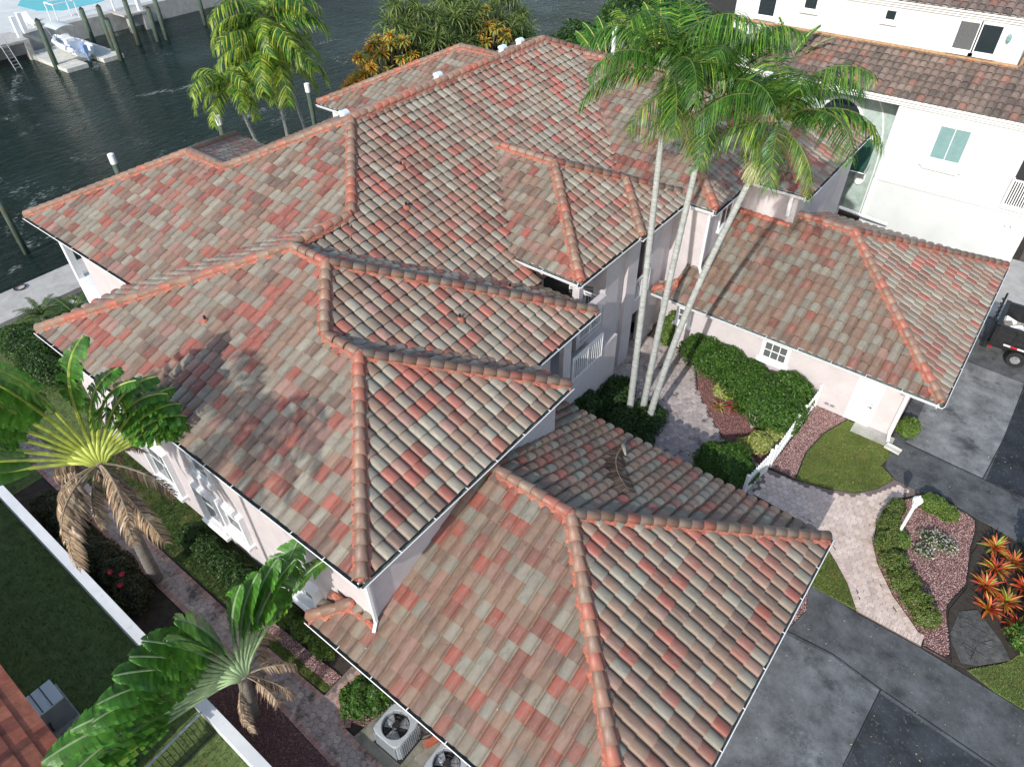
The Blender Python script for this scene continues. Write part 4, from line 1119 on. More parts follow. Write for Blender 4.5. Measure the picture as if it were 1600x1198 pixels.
for i, (x, y, L, cols, lab) in enumerate([(13.55, 13.75, 0.62, BR, 'bright orange bromeliad in front, nearest the dark weed mat'), (13.3, 14.6, 0.62, BR, 'orange and yellow bromeliad at the left edge of the group'), (13.95, 14.35, 0.6, BR + BRG, 'orange bromeliad with yellow-green blades in the middle of the group'), (13.45, 15.55, 0.62, BR, 'tall orange bromeliad against the island edge'), (13.2, 16.5, 0.6, BR[:3] + BRG, 'red-brown bromeliad at the far left of the bed'), (13.85, 16.2, 0.6, BR + BRG, 'rear orange bromeliad under the leafy shrub'), (14.4, 13.6, 0.55, BR, 'right-hand red and orange bromeliad near the lawn'), (14.3, 15.3, 0.6, BR, 'dark red bromeliad at the right edge among leaves')]):
    spiky('bromeliad', x, y, 0.08, 34, L, 0.045, cols, lab, 'bromeliad', 'bromeliads beside the gravel island', 0.1, 1.35, 0.7)
g = MB(); g.prism([(12.62, 15.6), (12.9, 17.3), (19, 17.0), (19, 13.4), (14.8, 12.9), (14.38, 12.3), (13.5, 11.3), (13.1, 11.2), (12.66, 12.4), (12.58, 13.1), (12.85, 14.3)], -0.04, 0.02)
tag(g.build('planting_bed', M['soil']), kind='structure')
mb = MB(); pts = [(12.85, 13.2), (13.3, 13.6), (14.1, 12.9), (14.5, 12.35), (13.7, 11.5), (13.3, 11.35), (12.8, 12.1)]
random.seed(3)
ctr = (13.5, 12.4); vs = [(ctr[0], ctr[1], 0.11)] + [(x, y, random.uniform(0.03, 0.09)) for x, y in pts]
mb.add(vs, [(0, i + 1, (i + 1) % len(pts) + 1) for i in range(len(pts))])
for k in range(7):
    a = random.uniform(0, 6.28); x, y = 13.4 + random.uniform(-.4, .4), 12.4 + random.uniform(-.6, .6)
    mb.bar((x - math.cos(a) * .3, y - math.sin(a) * .3, 0.12), (x + math.cos(a) * .3, y + math.sin(a) * .3, 0.10), 0.02)
o = mb.build('weed_mat', mat('grey_weed_mat', (0.075, 0.075, 0.072), 0.9, noise=(6, 0.5), noise2=(2, (0.2, 0.2, 0.19), 0.55, 0.2, 0.6), bump=(14, 0.8, 0.03)))
tag(o, 'rumpled grey weed mat lying between the driveway and the orange bromeliads', 'weed mat')
shrub('broadleaf_shrub', [(15.1, 15.6, 0.9, 1.0, 0.9, 0.9), (15.2, 14.3, 0.7, 0.75, 0.8, 0.7), (14.6, 16.6, 0.9, 0.7, 0.7, 0.9), (14.75, 13.1, 0.4, 0.6, 0.6, 0.45)], 11000, 0.075, LG + HG, 'leafy green shrub at the right edge behind the orange bromeliads', asp=0.4)
spiky('red_cordyline', 3.0, 17.5, 0.15, 30, 0.5, 0.05, [(0.45, 0.03, 0.04), (0.30, 0.03, 0.04), (0.22, 0.04, 0.03)], 'deep red cordyline in the courtyard gravel bed', 'plant')
spiky('striped_plant', 2.4, 17.2, 0.1, 26, 0.45, 0.035, [(0.30, 0.10, 0.05), (0.20, 0.22, 0.05), (0.35, 0.28, 0.08)], 'green and bronze striped plant left of the red cordyline', 'plant')
spiky('bronze_plant', 2.9, 18.3, 0.15, 24, 0.45, 0.045, [(0.28, 0.07, 0.05), (0.20, 0.12, 0.05)], 'bronze leaved plant against the big hedge', 'plant')
shrub('variegated_shrub', [(2.25, 18.0, 0.35, 0.5, 0.4, 0.35)], 1500, 0.06, YG, 'yellow variegated shrub at the left of the red cordyline')
shrub('variegated_bush', [(4.7, 16.0, 0.4, 0.5, 0.55, 0.4), (5.0, 16.8, 0.35, 0.4, 0.5, 0.35), (4.3, 15.6, 0.3, 0.4, 0.35, 0.3)], 3400, 0.06, YG, 'yellow variegated bush between the round shrub and the white gate')
mb = MB()
for k in range(8):
    a = random.uniform(0, 6.28); mb.tube([(4.0, 17.0, 0), (4.0 + 0.15 * math.cos(a), 17 + 0.15 * math.sin(a), 0.5), (4.0 + 0.3 * math.cos(a), 17 + 0.3 * math.sin(a), 0.95)], [0.03, 0.02, 0.008], 5)
tag(mb.build('bare_twiggy_plant', mat('pale_twig', (0.42, 0.40, 0.36), 0.9)), 'small bare plant with pale grey twigs beside the variegated bush', 'plant')
# left side: hedge bed inside the boundary wall, strip by the house
shrub('flowering_hedge', [(-14.8 + i * 1.15, -3.0 + 0.1 * math.sin(i * 2.1), 0.35, 0.85, 0.62, 0.5) for i in range(6)], 16000, 0.05, [(0.045, 0.055, 0.02), (0.06, 0.045, 0.02), (0.03, 0.05, 0.015)], 'dark low flowering hedge inside the white boundary wall', 'hedge')
for i, (x, y, lab_) in enumerate([(-9.55, -2.95, 'middle red bloom on the dark hedge inside the boundary wall'), (-9.95, -3.15, 'leftmost red bloom on the dark hedge inside the boundary wall'), (-9.2, -3.2, 'lowest red bloom on the dark hedge inside the boundary wall')]):
    mb = MB()
    for k in range(7):
        a = k * 0.9; mb.add([(x, y, 0.86), (x + 0.09 * math.cos(a), y + 0.09 * math.sin(a), 0.9), (x + 0.1 * math.cos(a + 0.6), y + 0.1 * math.sin(a + 0.6), 0.88)], [(0, 1, 2)], (0.7, 0.02, 0.06))
    tag(mb.build('red_flower', M['leaf']), lab_, 'flower', 'red blooms on the dark hedge')
shrub('foundation_hedge', [(-5.2 + i * 0.85, -0.42, 0.25, 0.55, 0.36, 0.33) for i in range(4)], 8000, 0.04, [(0.09, 0.16, 0.02), (0.06, 0.11, 0.02), (0.12, 0.19, 0.03)], 'bright green low hedge below the ground floor window on the left side', 'hedge')
shrub('window_hedge', [(-9.5 + i * 0.95, -0.5, 0.3, 0.6, 0.5, 0.4) for i in range(4)], 9000, 0.05, DG, 'dark green hedge along the left wall behind the leaning traveller palm', 'hedge')

# white gate between courtyard and lawn
gate = empty('picket_gate', (5.4, 15.0, 0), 'white picket gate standing open across the path between courtyard and lawn', 'gate')
def picket(root, a, b, h, n):
    mb = MB(); a = Vector((*a, 0)); b = Vector((*b, 0)); d = b - a
    for z in (0.2, h - 0.2): mb.bar(a + Vector((0, 0, z)), b + Vector((0, 0, z)), 0.05, 0.07)
    mb.build('rail', M['white'], root)
    for i in range(n + 1):
        p = a + d * i / n; mb = MB(); wd = 0.1 if i in (0, n) else 0.045
        mb.bar(p + Vector((0, 0, 0.03)), p + Vector((0, 0, h + (0.1 if i in (0, n) else 0))), wd)
        if i in (0, n): mb.tube([p + Vector((0, 0, h + 0.1)), p + Vector((0, 0, h + 0.17))], [0.08, 0.01], 4)
        mb.build('gate_post' if i in (0, n) else 'picket', M['white'], root)
picket(gate, (5.22, 13.35), (5.42, 15.1), 1.15, 11)
fen = empty('picket_fence', (5.5, 17, 0), 'white picket fence panel beside the pink gravel strip', 'fence')
picket(fen, (5.46, 15.45), (5.5, 17.6), 1.1, 13)
fen2 = empty('picket_fence', (5.6, 19, 0), 'white picket fence section half hidden in the big hedge by the garage wing', 'fence')
picket(fen2, (5.55, 18.3), (5.6, 19.9), 1.1, 9)

# lamp post
lamp = empty('lamp_post', (10.37, 15.05, 0), 'white lamp post with round white lantern on the gravel island', 'lamp post')
mb = MB(); mb.tube([(10.37, 15.05, 0), (10.37, 15.05, 1.75)], 0.055, 12); mb.tube([(10.37, 15.05, 0), (10.37, 15.05, 0.2)], 0.075, 12); mb.tube([(10.37, 15.05, 1.72), (10.37, 15.05, 1.8)], 0.09, 12)
mb.build('post', M['white'], lamp)
mb = MB(); mb.lathe([(0.06, 1.8), (0.10, 1.84), (0.10, 1.86)], 12, (1, 1, 1), (10.37, 15.05, 0)); mb.lathe([(0.17, 2.06), (0.16, 2.09), (0.09, 2.17), (0.03, 2.2), (0.02, 2.27), (0.001, 2.29)], 12, (1, 1, 1), (10.37, 15.05, 0))
for k in range(6):
    a = k * math.pi / 3; mb.bar((10.37 + 0.1 * math.cos(a), 15.05 + 0.1 * math.sin(a), 1.85), (10.37 + 0.155 * math.cos(a), 15.05 + 0.155 * math.sin(a), 2.07), 0.02)
mb.build('lantern_frame', M['white'], lamp)
mb = MB(); mb.lathe([(0.09, 1.86), (0.145, 2.06)], 12, (1, 1, 1), (10.37, 15.05, 0)); mb.build('lantern_glass', mat('frosted_glass', (0.6, 0.62, 0.6), 0.3), lamp)

# splash block under the downspout
mb = MB(); mb.box(-0.3, 0.3, -0.15, -0.12, 0, 0.1); mb.box(-0.3, 0.3, 0.12, 0.15, 0, 0.1); mb.box(-0.3, -0.27, -0.12, 0.12, 0, 0.1); mb.box(-0.27, 0.3, -0.12, 0.12, 0, 0.04)
o = mb.build('splash_block', M['plastic']); o.location = (9.0, 19.25, 0.07); o.rotation_euler = (0, 0, -0.15); tag(o, 'pale green splash tray under the downspout at the garage corner', 'splash block')

# condensers
def condenser(x, y, rz, s, h, label):
    r = empty('air_conditioner', (x, y, 0.055), label, 'air conditioner', 'air conditioners under the eave', 0)
    cx, cy = x, y
    def rot(a, b): return (cx + a * math.cos(rz) - b * math.sin(rz), cy + a * math.sin(rz) + b * math.cos(rz))
    z0, z1 = 0.1, 0.055 + h
    def ring(hw, rad, k=32, sq=0.07):
        out = []
        for i in range(k):
            a = 2 * math.pi * i / k + math.pi / 4
            c, s_ = math.cos(a), math.sin(a); m_ = (abs(c) ** 6 + abs(s_) ** 6) ** (1 / 6)
            out.append(rot(hw * c / m_, hw * s_ / m_))
        return out
    k = 32; hw = s / 2
    mb = MB(); vs = []
    for hh, z in ((hw * 0.97, z0), (hw * 0.97, z1 - 0.1), (hw * 1.0, z1 - 0.09), (hw * 1.0, z1 - 0.03), (hw * 0.96, z1)):
        vs += [(p[0], p[1], z) for p in ring(hh, 0)]
    rr = s * 0.40
    for rad, z in ((rr + 0.02, z1 + 0.012), (rr, z1), (rr, z1 - 0.2)):
        vs += [(*rot(rad * math.cos(2 * math.pi * i / k + math.pi / 4), rad * math.sin(2 * math.pi * i / k + math.pi / 4)), z) for i in range(k)]
    fs = []
    for r_ in range(7):
        for i in range(k): fs.append((r_ * k + i, r_ * k + (i + 1) % k, (r_ + 1) * k + (i + 1) % k, (r_ + 1) * k + i))
    mb.add(vs, fs); mb.build('casing', M['acgrey'], r)
    mb = MB(); mb.add([(*rot(rr * math.cos(2 * math.pi * i / k), rr * math.sin(2 * math.pi * i / k)), z1 - 0.22) for i in range(k)], [tuple(range(k))]); mb.build('fan_well', M['dark'], r)
    mb = MB()
    for side in range(4):
        for j in range(12):
            t = (j - 5.5) / 12 * s * 0.84; d = hw * 0.975
            p = [(d, t), (t, d), (-d, t), (t, -d)][side]; a = rot(*p)
            q = rot(p[0] + (0.012 if side == 0 else -0.012 if side == 2 else 0), p[1] + (0.012 if side == 1 else -0.012 if side == 3 else 0))
            mb.bar((q[0], q[1], z0 + 0.05), (q[0], q[1], z1 - 0.13), 0.03, 0.022)
    o = mb.build('louvres', M['acgrey'], r); o['kind'] = 'stuff'
    mb = MB()
    for j in range(3):
        a0 = j * 2.094 + 0.4; vs = []
        for t in range(5):
            a = a0 + t * 0.30; tilt = 0.05 - 0.025 * t
            for rad in (0.08, rr * 0.92): vs.append((*rot(rad * math.cos(a), rad * math.sin(a)), z1 - 0.15 + tilt))
        mb.add(vs, [(2 * t, 2 * t + 1, 2 * t + 3, 2 * t + 2) for t in range(4)])
    mb.build('fan_blades', M['metal'], r)
    mb = MB(); mb.lathe([(0.11, -0.16), (0.11, -0.04), (0.08, -0.02)], 14, (1, 1, 1), (*rot(0, 0), z1)); mb.build('fan_motor', M['black'], r)
    mb = MB()
    for j in range(10):
        a = 2 * math.pi * j / 10; mb.bar((*rot(0.07 * math.cos(a), 0.07 * math.sin(a)), z1 + 0.005), (*rot(rr * math.cos(a), rr * math.sin(a)), z1 + 0.005), 0.01)
    for q in (0.3, 0.55, 0.8):
        mb.tube([(*rot(rr * q * math.cos(a), rr * q * math.sin(a)), z1 + 0.005) for a in np.linspace(0, 2 * math.pi, 25)], 0.004, 4)
    mb.build('fan_guard', M['black'], r)
    mb = MB(); mb.box(-hw - 0.03, hw + 0.03, -hw - 0.03, hw + 0.03, 0.055, 0.1, (1, 1, 1), rz, (x, y, 0)); mb.build('base_pan', M['black'], r)
    return r
condenser(1.18, -0.86, 0.02, 0.98, 0.92, 'left air conditioner with dark round fan opening beside the green shrub')
condenser(2.95, -0.72, 0.02, 0.95, 0.84, 'right air conditioner half hidden under the eave at the bottom edge')
mb = MB(); mb.box(0, 0.42, 0, 0.2, 0, 0.12); o = mb.build('brick', mat('loose_red_brick', (0.34, 0.10, 0.06), 0.85, noise=(8, 0.3))); o.location = (2.0, -0.6, 0.06); o.rotation_euler = (0, 0, 1.2); tag(o, 'loose red brick on the slab between the two air conditioners', 'brick')
mb = MB(); mb.tube([(1.7, -0.55, 0.4), (1.95, -0.2, 0.35), (2.1, 0.05, 0.5)], 0.03, 8); mb.tube([(1.7, -0.65, 0.3), (1.9, -0.35, 0.2), (2.0, 0.05, 0.3)], 0.015, 6)
tag(mb.build('refrigerant_pipe', M['black']), 'black insulated pipes running from the left air conditioner to the wall', 'pipe')

# boundary wall on the left
mb = MB(); mb.box(-27, 2.2, -3.97, -3.73, 0, 1.45); mb.box(-27, 2.2, -4.0, -3.70, 1.45, 1.52)
tag(mb.build('boundary_wall', mat('white_wall', (0.62, 0.64, 0.66), 0.85, noise=(1.5, 0.1), noise2=[(2.5, (0.36, 0.37, 0.36), 0.6, 0.15, 0.6), (20, (0.2, 0.2, 0.19), 0.72, 0.03, 0.8)], bump=(30, 0.3, 0.01))), 'long white boundary wall running past the dark lawn on the left', 'wall')
fence = empty('metal_fence', (-3.05, -5.5, 0), 'grey metal railing fence crossing the dark lawn at the bottom of the picture', 'fence')
mb = MB(); mb.tube([(-3.1, -4.0, 1.5), (-3.05, -5.6, 1.42), (-3.0, -8.2, 1.4)], 0.035, 8); mb.build('top_rail', M['metal'], fence)
mb = MB(); mb.bar((-3.1, -4.0, 0.2), (-3.0, -8.2, 0.2), 0.04); mb.build('bottom_rail', M['black'], fence)
for i in range(28):
    t = (i + 1) / 29; mb = MB(); mb.bar((-3.1 + 0.1 * t, -4.0 - 4.2 * t, 0.2), (-3.1 + 0.1 * t, -4.0 - 4.2 * t, 1.4), 0.02); mb.build('bar', M['black'], fence)

# neighbour on the lower left: flat red tiles, one object each
nb = empty('neighbour_house', (-6, -12, 0), 'house with flat terracotta tiled roof cut off by the lower left corner', 'house')
ABS['neighbour_house'] = (-6, -12, 0)
mb = MB(); mb.box(-24, -3.9, -18.5, -7.1, 0, 2.9); mb.build('wall', M['wall'], nb)
mb = MB(); mb.add([(-24.5, -6.75, 2.93), (-3.45, -6.75, 2.93), (-3.45, -12.9, 5.6), (-24.5, -12.9, 5.6), (-3.45, -19, 2.93), (-24.5, -19, 2.93)], [(0, 1, 2, 3), (3, 2, 4, 5), (1, 4, 2)])
mb.build('roof', M['deck'], nb)
ft = []
fv = np.array([(0, 0, 0.0), (0.425, 0, 0.0), (0, 0, 0.045), (0.425, 0, 0.045), (0, 0.46, 0.012), (0.425, 0.46, 0.012), (0, 0.46, 0), (0.425, 0.46, 0)]); ff = [[0, 1, 3, 2], [2, 3, 5, 4], [0, 2, 4, 6], [1, 7, 5, 3]]
for i in range(10):
    c = np.array([(0.30, 0.095, 0.06), (0.26, 0.085, 0.06), (0.34, 0.12, 0.075)][i % 3]) * random.uniform(0.85, 1.15)
    me = mesh_np('flat_tile', fv, ff, np.tile(c, (4, 1))); me.materials.append(M['flat_tile']); ft.append(me)
sl_ = (5.6 - 2.93) / 6.15; cs = 1 / math.hypot(1, sl_)
T = Vector((0, -cs, sl_ * cs)); Sx = Vector((-1, 0, 0)); Nn = Sx.cross(T); cnt = 0
V = []; F = []; C = []; b = 0
for r_ in range(15):
    for c_ in range(48):
        p = Vector((-3.43, -6.70, 2.95)) + Sx * (c_ * 0.43 + (0.215 if r_ % 2 else 0)) + T * (r_ * 0.43)
        Mx = Matrix(((Sx.x, T.x, Nn.x, p.x), (Sx.y, T.y, Nn.y, p.y), (Sx.z, T.z, Nn.z, p.z), (0, 0, 0, 1)))
        if in_view(np.array([tuple(p)]), 40)[0] and cnt < 300:
            o = bpy.data.objects.new('flat_tile', random.choice(ft)); o.parent = nb; o.matrix_local = Matrix.Translation((6, 12, 0)) @ Mx; col.objects.link(o); cnt += 1
        else:
            V.append(np.array([tuple(Mx @ Vector(q)) for q in fv])); F += [[k + b for k in f] for f in ff]; b += 8; C += [(0.28, 0.09, 0.06)] * 4
me = mesh_np('flat_tile_field', np.vstack(V) + np.array([6, 12, 0]), F, np.array(C)); me.materials.append(M['flat_tile']); o = link('flat_tile_field', me, nb); o['kind'] = 'stuff'
g = MB(); g.prism([(-8.3, -6.15), (-3.0, -6.2), (-2.0, -7.4), (-8.3, -7.4)], -0.03, 0.04); tag(g.build('equipment_slab', M['concrete']), kind='structure')
# equipment by that wall
pe = empty('equipment_cabinet', (-7.2, -6.55, 0.04), 'pale grey metal equipment cabinet on the slab beside the terracotta roof', 'cabinet')
mb = MB(); mb.box(-7.6, -6.85, -6.95, -6.2, 0.04, 1.12); mb.build('body', M['metal'], pe)
mb = MB(); mb.box(-7.64, -6.81, -6.99, -6.16, 1.12, 1.18); mb.build('lid', mat('cabinet_lid', (0.62, 0.68, 0.74), 0.5), pe)
for yy in (-6.72, -6.46):
    mb = MB(); mb.box(-7.64, -6.81, yy - 0.012, yy + 0.012, 1.18, 1.195); mb.build('lid_seam', M['dark'], pe)
mb = MB(); mb.tube([(-6.84, -6.8, 0.6), (-6.78, -6.84, 0.45), (-6.82, -6.85, 0.2)], 0.03, 6); mb.build('hose', M['black'], pe)
tk = empty('filter_tank', (-5.6, -6.6, 0.04), 'round grey filter tank on the slab by the terracotta roof', 'tank')
mb = MB(); mb.lathe([(0.25, 0.04), (0.28, 0.15), (0.28, 0.7), (0.2, 0.88), (0.08, 0.93)], 18, (1, 1, 1), (-5.6, -6.6, 0)); mb.build('tank_body', M['acgrey'], tk)
mb = MB(); mb.lathe([(0.08, 0.93), (0.09, 1.02), (0.03, 1.04)], 10, (1, 1, 1), (-5.6, -6.6, 0)); mb.tube([(-5.6, -6.6, 0.98), (-5.4, -6.75, 0.98)], 0.03, 6); mb.build('valve', M['black'], tk)
pm = empty('pump', (-5.1, -6.75, 0.04), 'small dark pump between the filter tank and the black cart', 'pump')
mb = MB(); mb.tube([(-5.3, -6.75, 0.2), (-4.95, -6.75, 0.2)], [0.14, 0.12], 12); mb.tube([(-5.25, -6.75, 0.2), (-5.25, -6.75, 0.5)], [0.1, 0.1], 10); mb.build('pump_body', M['metal'], pm)
bk_ = empty('black_cart', (-4.3, -6.6, 0.04), 'black covered cart with open rack on its side at the bottom edge', 'cart')
mb = MB(); mb.box(-4.75, -3.9, -6.95, -6.35, 0.1, 0.9); mb.build('body', M['black'], bk_)
mb = MB()
for q in (-4.75, -4.47, -4.19, -3.9): mb.bar((q, -6.35, 0.9), (q, -6.12, 0.9), 0.03)
mb.bar((-4.75, -6.12, 0.9), (-3.9, -6.12, 0.9), 0.03); mb.bar((-4.75, -6.3, 0.9), (-3.9, -6.3, 0.9), 0.03); mb.build('rack', M['black'], bk_)

# ------------------------------------------------------------------ palms
def frond_mesh(L=3.0, rise=0.9, droop=2.1, leaf=0.75, pairs=46, cols=((0.06, 0.16, 0.02),), hang=0.8, pet=0.12, wd=0.022, name='frond', matn='frond', rach=(0.16, 0.2, 0.05), curl=0.0, vee=0.35):
    """pinnate frond growing along +x, drooping under its own weight"""
    pts = []; p = np.array([0., 0., 0.]); e = rise; N = 26
    for i in range(N + 1):
        pts.append(p.copy()); t = i / N
        p = p + np.array([math.cos(e) * math.cos(curl * t), math.cos(e) * math.sin(curl * t), math.sin(e)]) * L / N
        e -= droop / N * (0.5 + 1.0 * t)
    pts = np.array(pts); V = []; F = []; C = []
    mb = MB(); mb.tube([tuple(q) for q in pts[::2]], [0.035 * (1 - 0.85 * k / 13) for k in range(14)], 5, rach)
    V += mb.v; F += [list(f) for f in mb.f]; C += [np.array(rach)] * len(mb.f)
    for k in range(pairs):
        t = pet + (1 - pet) * (k + 0.5) / pairs
        i = min(int(t * N), N - 1); f_ = t * N - i; c = pts[i] * (1 - f_) + pts[i + 1] * f_
        d = pts[i + 1] - pts[i]; d /= np.linalg.norm(d)
        side0 = np.cross(d, [0, 0, 1.]); side0 /= np.linalg.norm(side0); upv = np.cross(side0, d)
        l = leaf * (0.45 + 0.55 * math.sin(math.pi * min(1, (t - pet) / (1 - pet) * 0.9 + 0.12)) ** 0.7) * random.uniform(0.8, 1.12)
        for sg in (-1, 1):
            out = side0 * sg * 0.85 + d * random.uniform(0.35, 0.6) + upv * random.uniform(-0.1, vee)
            out /= np.linalg.norm(out)
            a = c.copy(); b = len(V); w_ = wd * random.uniform(0.8, 1.2); dirv = out.copy()
            wv = np.cross(dirv, upv); wv = d * 1.0
            for s_ in range(4):
                ww = w_ * (0.55, 1.0, 0.75, 0.04)[s_]
                V += [a - wv * ww, a + wv * ww]
                dirv = dirv + np.array([0, 0, -hang * random.uniform(0.3, 0.6)]); dirv /= np.linalg.norm(dirv)
                a = a + dirv * l / 3
            cc = np.array(random.choice(cols)) * random.uniform(0.7, 1.3)
            for s_ in range(3): F.append([b + 2 * s_, b + 2 * s_ + 1, b + 2 * s_ + 3, b + 2 * s_ + 2]); C.append(cc)
    me = mesh_np(name, np.array(V), F, np.array(C)); me.materials.append(M[matn]); return me
random.seed(21)
FG = [(0.065, 0.18, 0.022), (0.045, 0.13, 0.018), (0.095, 0.23, 0.028), (0.028, 0.085, 0.018)]
FY = [(0.26, 0.36, 0.04), (0.33, 0.38, 0.05), (0.17, 0.29, 0.03)]
TALL = [frond_mesh(3.4, 1.4, 2.0, 1.05, 76, FG + FY[2:], 1.0, wd=0.019), frond_mesh(3.5, 1.15, 2.3, 1.05, 76, FG, 1.1, wd=0.019), frond_mesh(3.4, 0.85, 2.1, 1.05, 74, FG, 1.15, wd=0.019), frond_mesh(3.3, 0.5, 1.9, 1.0, 72, FG + FY[:1], 1.2, wd=0.019), frond_mesh(3.1, 0.2, 1.7, 1.0, 70, FG + FY[:1], 1.3, wd=0.019), frond_mesh(2.9, -0.25, 1.3, 0.9, 64, FG + FY, 1.4, wd=0.018)]
STRAND = [(0.42, 0.46, 0.22), (0.50, 0.52, 0.30), (0.34, 0.36, 0.16)]
def strands(n=90, L=0.75, spread=0.35, cols=STRAND):
    V = []; F = []; C = []
    for i in range(n):
        a = random.uniform(-0.9, 0.9); p = np.array([random.uniform(0, 0.35), random.uniform(-0.08, 0.08), 0.]); d = np.array([math.cos(a) * spread, math.sin(a) * spread, random.uniform(-0.3, 0.25)]); b = len(V)
        for k in range(5):
            w_ = 0.008; V += [p + [0, w_, 0], p - [0, w_, 0]]
            d = d + np.array([random.uniform(-.06, .06), random.uniform(-.06, .06), -0.3]); p = p + d / np.linalg.norm(d) * L / 4 * random.uniform(0.6, 1.1)
        c = np.array(random.choice(cols)) * random.uniform(0.8, 1.2)
        for k in range(4): F.append([b + 2 * k, b + 2 * k + 1, b + 2 * k + 3, b + 2 * k + 2]); C.append(c)
    me = mesh_np('flower_strands', np.array(V), F, np.array(C)); me.materials.append(M['leaf']); return me
def palm(base, top, label, fronds, meshes, bend=0.0, r0=0.15, r1=0.10, shaft=1.1, seedpods=2, scale=1.0, azs=None, name='palm_tree', group=None, shaftcol=(0.20, 0.33, 0.22), trunkm='trunk', dead=0):
    root = empty(name, base, label, 'palm tree', group)
    b = Vector(base); t = Vector(top); pts = []
    for i in range(15):
        k = i / 14; p = b.lerp(t, k); s_ = Vector((t.x - b.x, t.y - b.y, 0))
        pts.append(p + s_ * (-bend * math.sin(math.pi * k)))
    mb = MB(); fine = []
    for i in range(14):
        for j in range(5): fine.append(pts[i].lerp(pts[i + 1], j / 5))
    fine.append(pts[-1])
    rad = [(r0 + (r1 - r0) * (i / 70) ** 0.6) * (1 + (0.05 if i % 2 else -0.03)) * (1.35 - 0.35 * min(1, i / 4)) for i in range(71)]
    mb.tube(fine, rad, 12); mb.build('trunk', M[trunkm], root, True)
    d = (pts[-1] - pts[-2]).normalized(); c = t
    if shaft:
        mb = MB(); mb.tube([t - d * 0.05, t + d * 0.12, t + d * 0.45, t + d * shaft * 0.8, t + d * shaft], [r1 * 1.05, r1 * 1.5, r1 * 1.35, r1 * 0.9, r1 * 0.7], 12, shaftcol)
        mb.build('crownshaft', M['stem'], root, True); c = t + d * shaft
    for i in range(fronds):
        az = (azs[i] if azs else i * 2.399 + random.uniform(-.25, .25))
        k = min(len(meshes) - 1, int(i / fronds * len(meshes)))
        o = link('frond', meshes[k], root, tuple(c - b - d * (0.04 * i / fronds * 6)), rot=(random.uniform(-0.25, 0.25), random.uniform(-0.1, 0.1), az))
        s_ = scale * random.uniform(0.88, 1.08); o.scale = (s_, s_, s_)
    for i in range(seedpods):
        o = link('flower_cluster', strands(), root, tuple(t - b + d * 0.03), rot=(0, 0, random.uniform(0, 6.28)))
    for i in range(dead):
        o = link('dead_frond', DEADF, root, tuple(c - b), rot=(0, 0, random.uniform(0, 6.28))); o.scale = (scale * 0.8,) * 3
    return root
DB = [(0.30, 0.22, 0.14), (0.22, 0.15, 0.10), (0.38, 0.30, 0.20), (0.15, 0.11, 0.08)]
DEADF = frond_mesh(1.9, -0.7, 0.9, 0.4, 34, DB, 1.2, matn='deadleaf', rach=(0.28, 0.2, 0.13), name='dead_frond')
palm((-0.3, 14.29, 0), (-1.15, 15.55, 12.25), 'left of the three tall grey-trunked palms, pale flower strands below its crown', 15, TALL, 0.12, shaft=1.5, seedpods=4, group='three tall palms in the courtyard', shaftcol=(0.26, 0.30, 0.12))
palm((0.05, 14.75, 0), (0.12, 15.95, 11.75), 'middle of the three tall palms with blue-green crownshaft', 14, TALL, 0.12, shaft=1.5, seedpods=2, group='three tall palms in the courtyard')
palm((0.5, 14.4, 0), (2.1, 16.0, 11.5), 'right-leaning tall palm of the three, crown over the garage wing', 15, TALL, 0.15, shaft=1.4, seedpods=3, scale=1.0, group='three tall palms in the courtyard')
COCO = [frond_mesh(3.1, 1.0, 2.2, 0.9, 52, FG + FY, 0.9, wd=0.036), frond_mesh(3.2, 0.5, 2.1, 0.9, 52, FG + FY, 0.9, wd=0.036), frond_mesh(2.9, 0.1, 1.8, 0.85, 48, FY + FG[:2], 1.0, wd=0.036), frond_mesh(2.7, -0.3, 1.2, 0.8, 44, FY, 1.1, wd=0.034)]
palm((-28.4, 18.3, 0), (-28.6, 17.0, 7.0), 'left-hand of the waterside palms, small crown with one frond sweeping left', 14, COCO[:3], 0.0, 0.14, 0.1, 0.5, 0, 1.0, group='palms along the canal bank', shaftcol=(0.25, 0.3, 0.12))
palm((-28.5, 19.8, 0), (-28.4, 19.7, 8.2), 'middle waterside palm with drooping yellow-green fronds', 19, COCO, 0.0, 0.14, 0.1, 0.5, 0, 1.35, group='palms along the canal bank', shaftcol=(0.25, 0.3, 0.12))
palm((-28.5, 21.7, 0), (-29.0, 20.6, 9.6), 'right-hand tallest waterside palm, crown cut by the top edge', 20, COCO, 0.0, 0.14, 0.1, 0.5, 0, 1.35, group='palms along the canal bank', shaftcol=(0.25, 0.3, 0.12))

